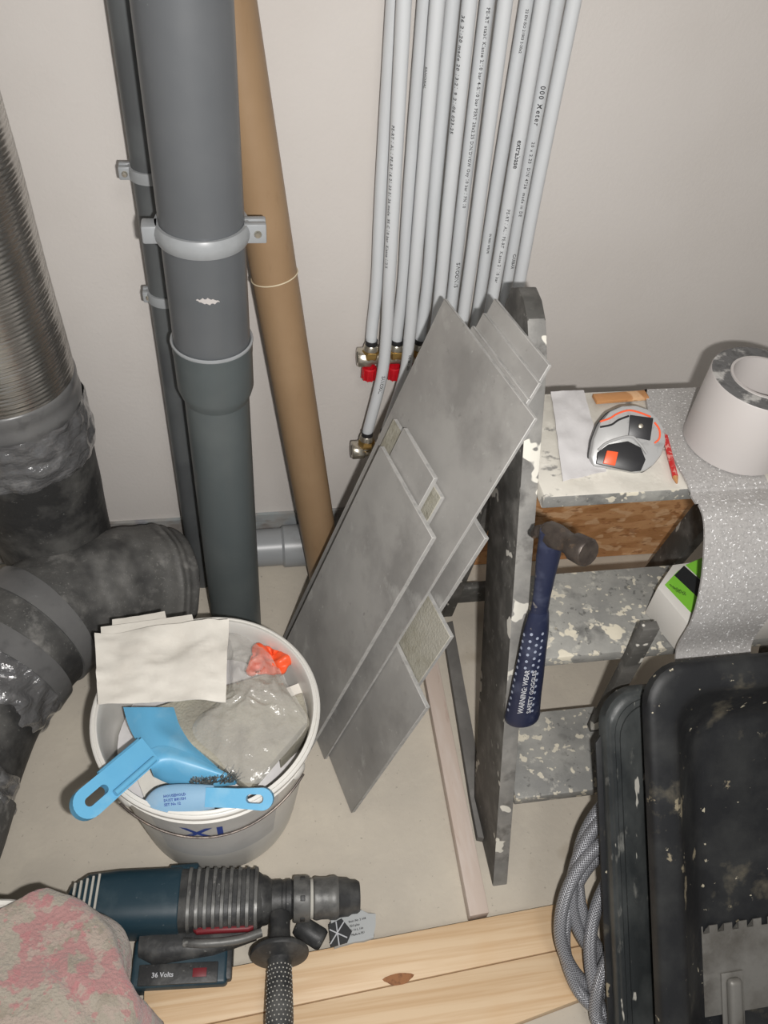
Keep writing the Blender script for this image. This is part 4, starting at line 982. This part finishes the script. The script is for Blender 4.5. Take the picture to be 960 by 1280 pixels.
bm = B(); loft(bm, [(sx(84), -.012, 0, .020, .022), (sx(92), -.006, 0, .034, .036), (sx(112), 0, 0, .043, .044), (sx(150), .001, 0, .046, .047), (sx(226), .001, 0, .047, .047), (sx(229), .001, 0, .044, .044)], 40, 3.0)
lab(link_obj('motor_housing', bm, M['teal'], t), 'dark teal motor housing')
bm = B(); loft(bm, [(sx(205), .030, .010, .012, .010), (sx(212), .034, .010, .018, .018), (sx(245), .036, .010, .018, .018), (sx(252), .030, .010, .012, .010)], 24, 3); link_obj('selector_bump', bm, M['teal'], t)
for k in range(5):
    px = 98+k*7; bm = B(); add_box(bm, (sx(px), -.026+k*.002, .0395+.0012*k), (sx(px)+.0034, .020+k*.003, .0480), DM, bev=.0006); link_obj('cooling_vent', bm, M['dust'], t)
bm = B(); loft(bm, [(sx(224), 0, 0, .043, .044), (sx(228), 0, 0, .045, .046), (sx(318), 0, 0, .042, .042), (sx(328), 0, 0, .034, .035)], 40, 3.2); link_obj('gear_housing', bm, M['toolblack'], t)
for k in range(9):
    px = 236+k*10.2; bm = B(); r_ = .0462-.0003*k
    loft(bm, [(sx(px), 0, 0, r_-.002, r_-.001), (sx(px)+.001, 0, 0, r_+.001, r_+.001), (sx(px)+.0055, 0, 0, r_+.0006, r_+.0008), (sx(px)+.0065, 0, 0, r_-.002, r_-.001)], 36, 3.2); link_obj('gear_rib', bm, M['toolgrey'], t)
bm = B(); loft(bm, [(sx(246), -.042, .016, .004, .006), (sx(250), -.045, .017, .005, .007), (sx(312), -.043, .013, .005, .006), (sx(318), -.040, .012, .005, .006)], 20, 2.5); lab(link_obj('name_strip', bm, M['toolred'], t), 'thin dark red strip')
bm = B(); loft(bm, [(sx(318), 0, 0, .034, .036), (sx(324), 0, 0, .036, .037), (sx(334), 0, 0, .034, .034), (sx(340), 0, 0, .028, .028)], 36, 2.2); link_obj('front_ring', bm, M['toolblack'], t)
def turned(name, prof, mt):
    bm = B(); add_lathe(bm, [(r, sx(px)) for r, px in prof], 40, DM @ frame((0, 0, 0), (0, 1, 0), (0, 0, 1), (1, 0, 0))); return link_obj(name, bm, mt, t)
turned('handle_collar', [(.024, 338), (.0285, 340), (.0290, 352), (.0275, 353), (.0275, 357), (.0290, 358), (.0290, 364), (.026, 366)], M['toolblack'])
turned('depth_ring', [(.026, 366), (.0330, 367), (.0335, 370), (.0335, 384), (.0325, 387), (.028, 388)], M['toolgrey'])
turned('bright_ring', [(.0270, 387), (.0285, 388), (.0285, 391), (.0270, 392)], M['dust'])
turned('locking_sleeve', [(.027, 391), (.0305, 393), (.0312, 396), (.0300, 402), (.0300, 410), (.0315, 414), (.0318, 420), (.0300, 423)], M['toolgrey'])
turned('dust_cap', [(.0300, 423), (.0285, 425), (.0275, 436), (.0245, 440), (.0240, 447), (.0215, 450), (.010, 450.5), (.009, 444), (0, 444)], M['toolblack'])
for a in range(6):
    an = a*math.pi/3+.3; bm = B(); add_box(bm, (sx(375), -.004, .0325), (sx(381), .004, .0350), DM @ Matrix.Rotation(an, 4, 'X'), bev=.0008); link_obj('ring_notch', bm, M['toolblack'], t)
# grip, cable cover and battery
bm = B(); loft(bm, [(sx(180), -.050, -.012, .020, .018), (sx(200), -.054, -.012, .028, .022), (sx(270), -.052, -.010, .020, .018), (sx(322), -.044, -.006, .010, .012)], 28, 2.6); link_obj('grip_arch', bm, M['toolblack'], t)
bm = B(); add_tube(bm, smooth_path([DM @ V(p) for p in ((sx(235), -.058, .012), (sx(262), -.062, .016), (sx(300), -.058, .012), (sx(328), -.048, .008))], 5), .0065, 12); link_obj('lower_bar', bm, M['toolgrey'], t)
MBAT = frame(F(172, 1204, .036), dx, dy, dz)
bm = B(); add_box(bm, (-.006, -.036, -.034), (.132, .030, .012), MBAT, bev=.006, seg=3); bat = lab(link_obj('battery', bm, M['teal'], t), 'dark teal battery pack')
bm = B(); add_box(bm, (.005, -.034, .0105), (.118, -.006, .0145), MBAT, bev=.0015); link_obj('battery_panel', bm, M['toolblack'], bat)
bm = B(); add_box(bm, (.115, -.030, -.030), (.138, .026, .010), MBAT, bev=.004); link_obj('battery_end', bm, M['toolblack'], bat)
bm = B(); add_box(bm, (.082, -.026, .0140), (.102, -.014, .0152), MBAT, bev=.0005); lab(link_obj('release_mark', bm, M['toolred'], bat), 'red release mark')
for k in range(4):
    bm = B(); add_box(bm, (.006+k*.002, .004+k*.0048, .0115), (.064, .0062+k*.0048, .0135), MBAT, bev=.0004); link_obj('grip_line', bm, M['toolblack'], bat)
text('36 Volts', .0092, lambda u, v: MBAT @ V((.024+u, -.024+v, .0150)), M['ink_white'], bat, res=2)
text('BOSCH', .010, lambda u, v: DM @ V((sx(262)+u, -.0530, .0135+v)), M['ink_white'], t, res=2) if False else None
# side handle
S0, S1 = F(350, 1146, .070), F(349, 1290, .098)
sa = (S1-S0).normalized(); SM = zframe(S0, sa, (1, 0, 0)); SL = (F(350, 1190, .078)-S0).length
sh = lambda name, prof, mt, par: link_obj(name, add_lathe(B(), prof, 44, SM), mt, par)
sh_ = sh('side_handle', [(.0, -.004), (.0150, -.004), (.0158, .0), (.0150, SL*.35), (.0160, SL*.7), (.0225, SL*.86), (.0380, SL*.94), (.0418, SL), (.0424, SL+.003), (.0412, SL+.006), (.0330, SL+.009), (.0185, SL+.013), (.0172, SL+.018), (.0185, SL+.05), (.0195, SL+.09), (.0185, SL+.125), (.0140, SL+.135), (0, SL+.137)], M['toolblack'], t)
lab(sh_, 'black auxiliary handle with round guard')
bm = B()
for i in range(17):
    for j in range(9):
        a = math.pi*(.05+.9*(j+.5*(i % 2))/9)
        zz = SL+.024+i*.0062; r_ = .0178+.0015*min(1, i/8)
        for sgn in (1,):
            d_ = SM.to_3x3() @ V((math.cos(a), math.sin(a)*sgn, 0))
            if d_.z < -.1: d_ = SM.to_3x3() @ V((math.cos(a), -math.sin(a), 0))
            p_ = SM @ V((0, 0, zz))+d_*r_
            mq = zframe(p_-d_*.0006, d_, sa); add_lathe(bm, [(.0011, 0), (.0010, .0009), (0, .0012)], 6, mq)
gd = link_obj('grip_studs', bm, M['dust'], sh_); gd['kind'] = 'stuff'

# packet and rod behind the boards
t = thing('small_carton', 'crushed grey and black printed carton behind the board, under the drill chuck', 'carton', F(430, 1165, 0))
ct = [F(413, 1150, .040), F(452, 1139, .040), F(469, 1143, .036), F(467, 1172, .034), F(418, 1184, .038)]
bm = B(); add_prism(bm, ct, (0, 0, -.034)); bmesh.ops.subdivide_edges(bm, edges=bm.edges, cuts=3, use_grid_fill=True); fuzz(bm, .004, 70, 2); link_obj('carton_body', bm, M['printgrey'], t, sharp=25)
poly_px = [(411, 1156), (427, 1148), (440, 1164), (434, 1178), (414, 1184)]
bm = B(); add_prism(bm, [F(a, b, .0412) for a, b in poly_px], (0, 0, -.003)); lab(link_obj('print_panel', bm, M['blackpr'], t), 'black printed panel')
bm = B()
for a, b in (((413, 1180), (430, 1152)), ((412, 1162), (434, 1172)), ((420, 1152), (424, 1182))): add_tube(bm, [F(*a, .0422), F(*b, .0422)], .0010, 6)
link_obj('print_mark', bm, M['ink_white'], t)
cu = F(436, 1154, .0405); cv_ = F(462, 1148, .0385); ux = (cv_-cu).normalized(); uy = V((0, 0, 1)).cross(ux)
for i in range(4): text(('Best.-Nr. 2 608', 'SDS-plus', 'D 10 L 160', 'Made in EU')[i], .0044, lambda u, v, i=i: cu+ux*u+uy*(v-.0065*i)+V((0, 0, .0012)), M['blackpr'], t, res=1)
bm = B(); ra, rb = F(372, 1156, .022), F(404, 1176, .020); rb2 = F(418, 1160, .02)
add_tube(bm, [ra, ra+(rb-ra)*.12, ra+(rb-ra)*.9, rb], [.014, .0165, .0165, .014], 20)
tag(link_obj('plastic_case', bm, M['toolblack'], None, F(390, 1165, 0)), 'black round plastic case lying between side handle and carton', 'case')

# ------------------------------------------------------------------ second bucket under the floral cloth
QC = V((-.350, .246, 0))
t = thing('plastic_bucket', 'second white bucket almost hidden under the pink floral cloth', 'bucket', QC)
bm = B(); q = lambda z: .120+.036*(z/.30)
add_lathe(bm, [(0, .001), (.120, .001)]+[(q(z), z) for z in lin(.02, .27, 5)]+[(.160, .284), (.166, .286), (.167, .296), (.164, .300), (.160, .298), (.156, .300), (.153, .294), (.150, .2), (.118, .01), (0, .008)], 64, Matrix.Translation(QC)); link_obj('bucket_wall', bm, M['bucket'], t)
bm = B(); rings = []; NR, NS = 60, 168
for i in range(NR+1):
    u = i/NR; rg = []
    for k in range(NS):
        a = 2*math.pi*k/NS
        c, s = math.cos(a), math.sin(a)
        # cloth leaves the wall side of the rim uncovered
        back = max(0, math.cos(a-math.radians(110)))
        rm = .178
        s_ = u*(.30 - .19*back**1.5)
        if s_ < rm-.012: r, z = s_, .334-.030*(s_/(rm-.012))**2.4
        else:
            d = s_-(rm-.012); f = min(d/.024, 1); r = rm-.012+.020*math.sin(f*math.pi/2); z = .304-.018*(1-math.cos(f*math.pi/2))-max(0, d-.024)*.97; r += max(0, d-.024)*.03
        fold = max(0, d if s_ > rm else 0)
        r += (.004+fold*.10)*math.sin(a*9+math.sin(a*3)*1.5)*min(1, fold*22)
        p = V((QC.x+r*c, QC.y+r*s, z)); 
        nn = noise.noise(p*11+V((3, 1, 2)))*.012+noise.noise(p*26)*.005
        edge = min(1, u*6); p.z += nn*(1 if s_ < rm else .3); 
        if s_ >= rm: p += V((c, s, 0))*abs(nn)*.8
        # one long crease
        ln = (p.x-(-.21))*.75+(p.y-.27)*.66; p.z -= .007*math.exp(-(ln/.006)**2)*(1 if p.x > -.26 else 0)
        rg.append(bm.verts.new(p))
    rings.append(rg)
for a, b in zip(rings, rings[1:]):
    for k in range(NS): bm.faces.new((a[k], a[(k+1) % NS], b[(k+1) % NS], b[k]))
bmesh.ops.remove_doubles(bm, verts=bm.verts, dist=1e-5); bmesh.ops.recalc_face_normals(bm, faces=bm.faces)
o = tag(link_obj('floral_cloth', bm, M['cloth'], None, QC+V((0, 0, .18)), sharp=80), 'grey terry cloth with faded pink flowers draped over a bucket, bottom left', 'cloth')
md = o.modifiers.new('thickness', 'SOLIDIFY'); md.thickness = .003; md.offset = 0

# dusty lath between batten and ladder foot
bm = B(); add_prism(bm, [F(*p, .018) for p in ((553, 780), (566, 776), (597, 945), (607, 1048), (597, 1046), (588, 998))], (0, 0, -.0175), bev=.001)
tag(link_obj('grey_lath', bm, M['lath'], None, F(580, 900, 0)), 'narrow dusty grey lath on the floor between pale batten and ladder rail', 'lath')
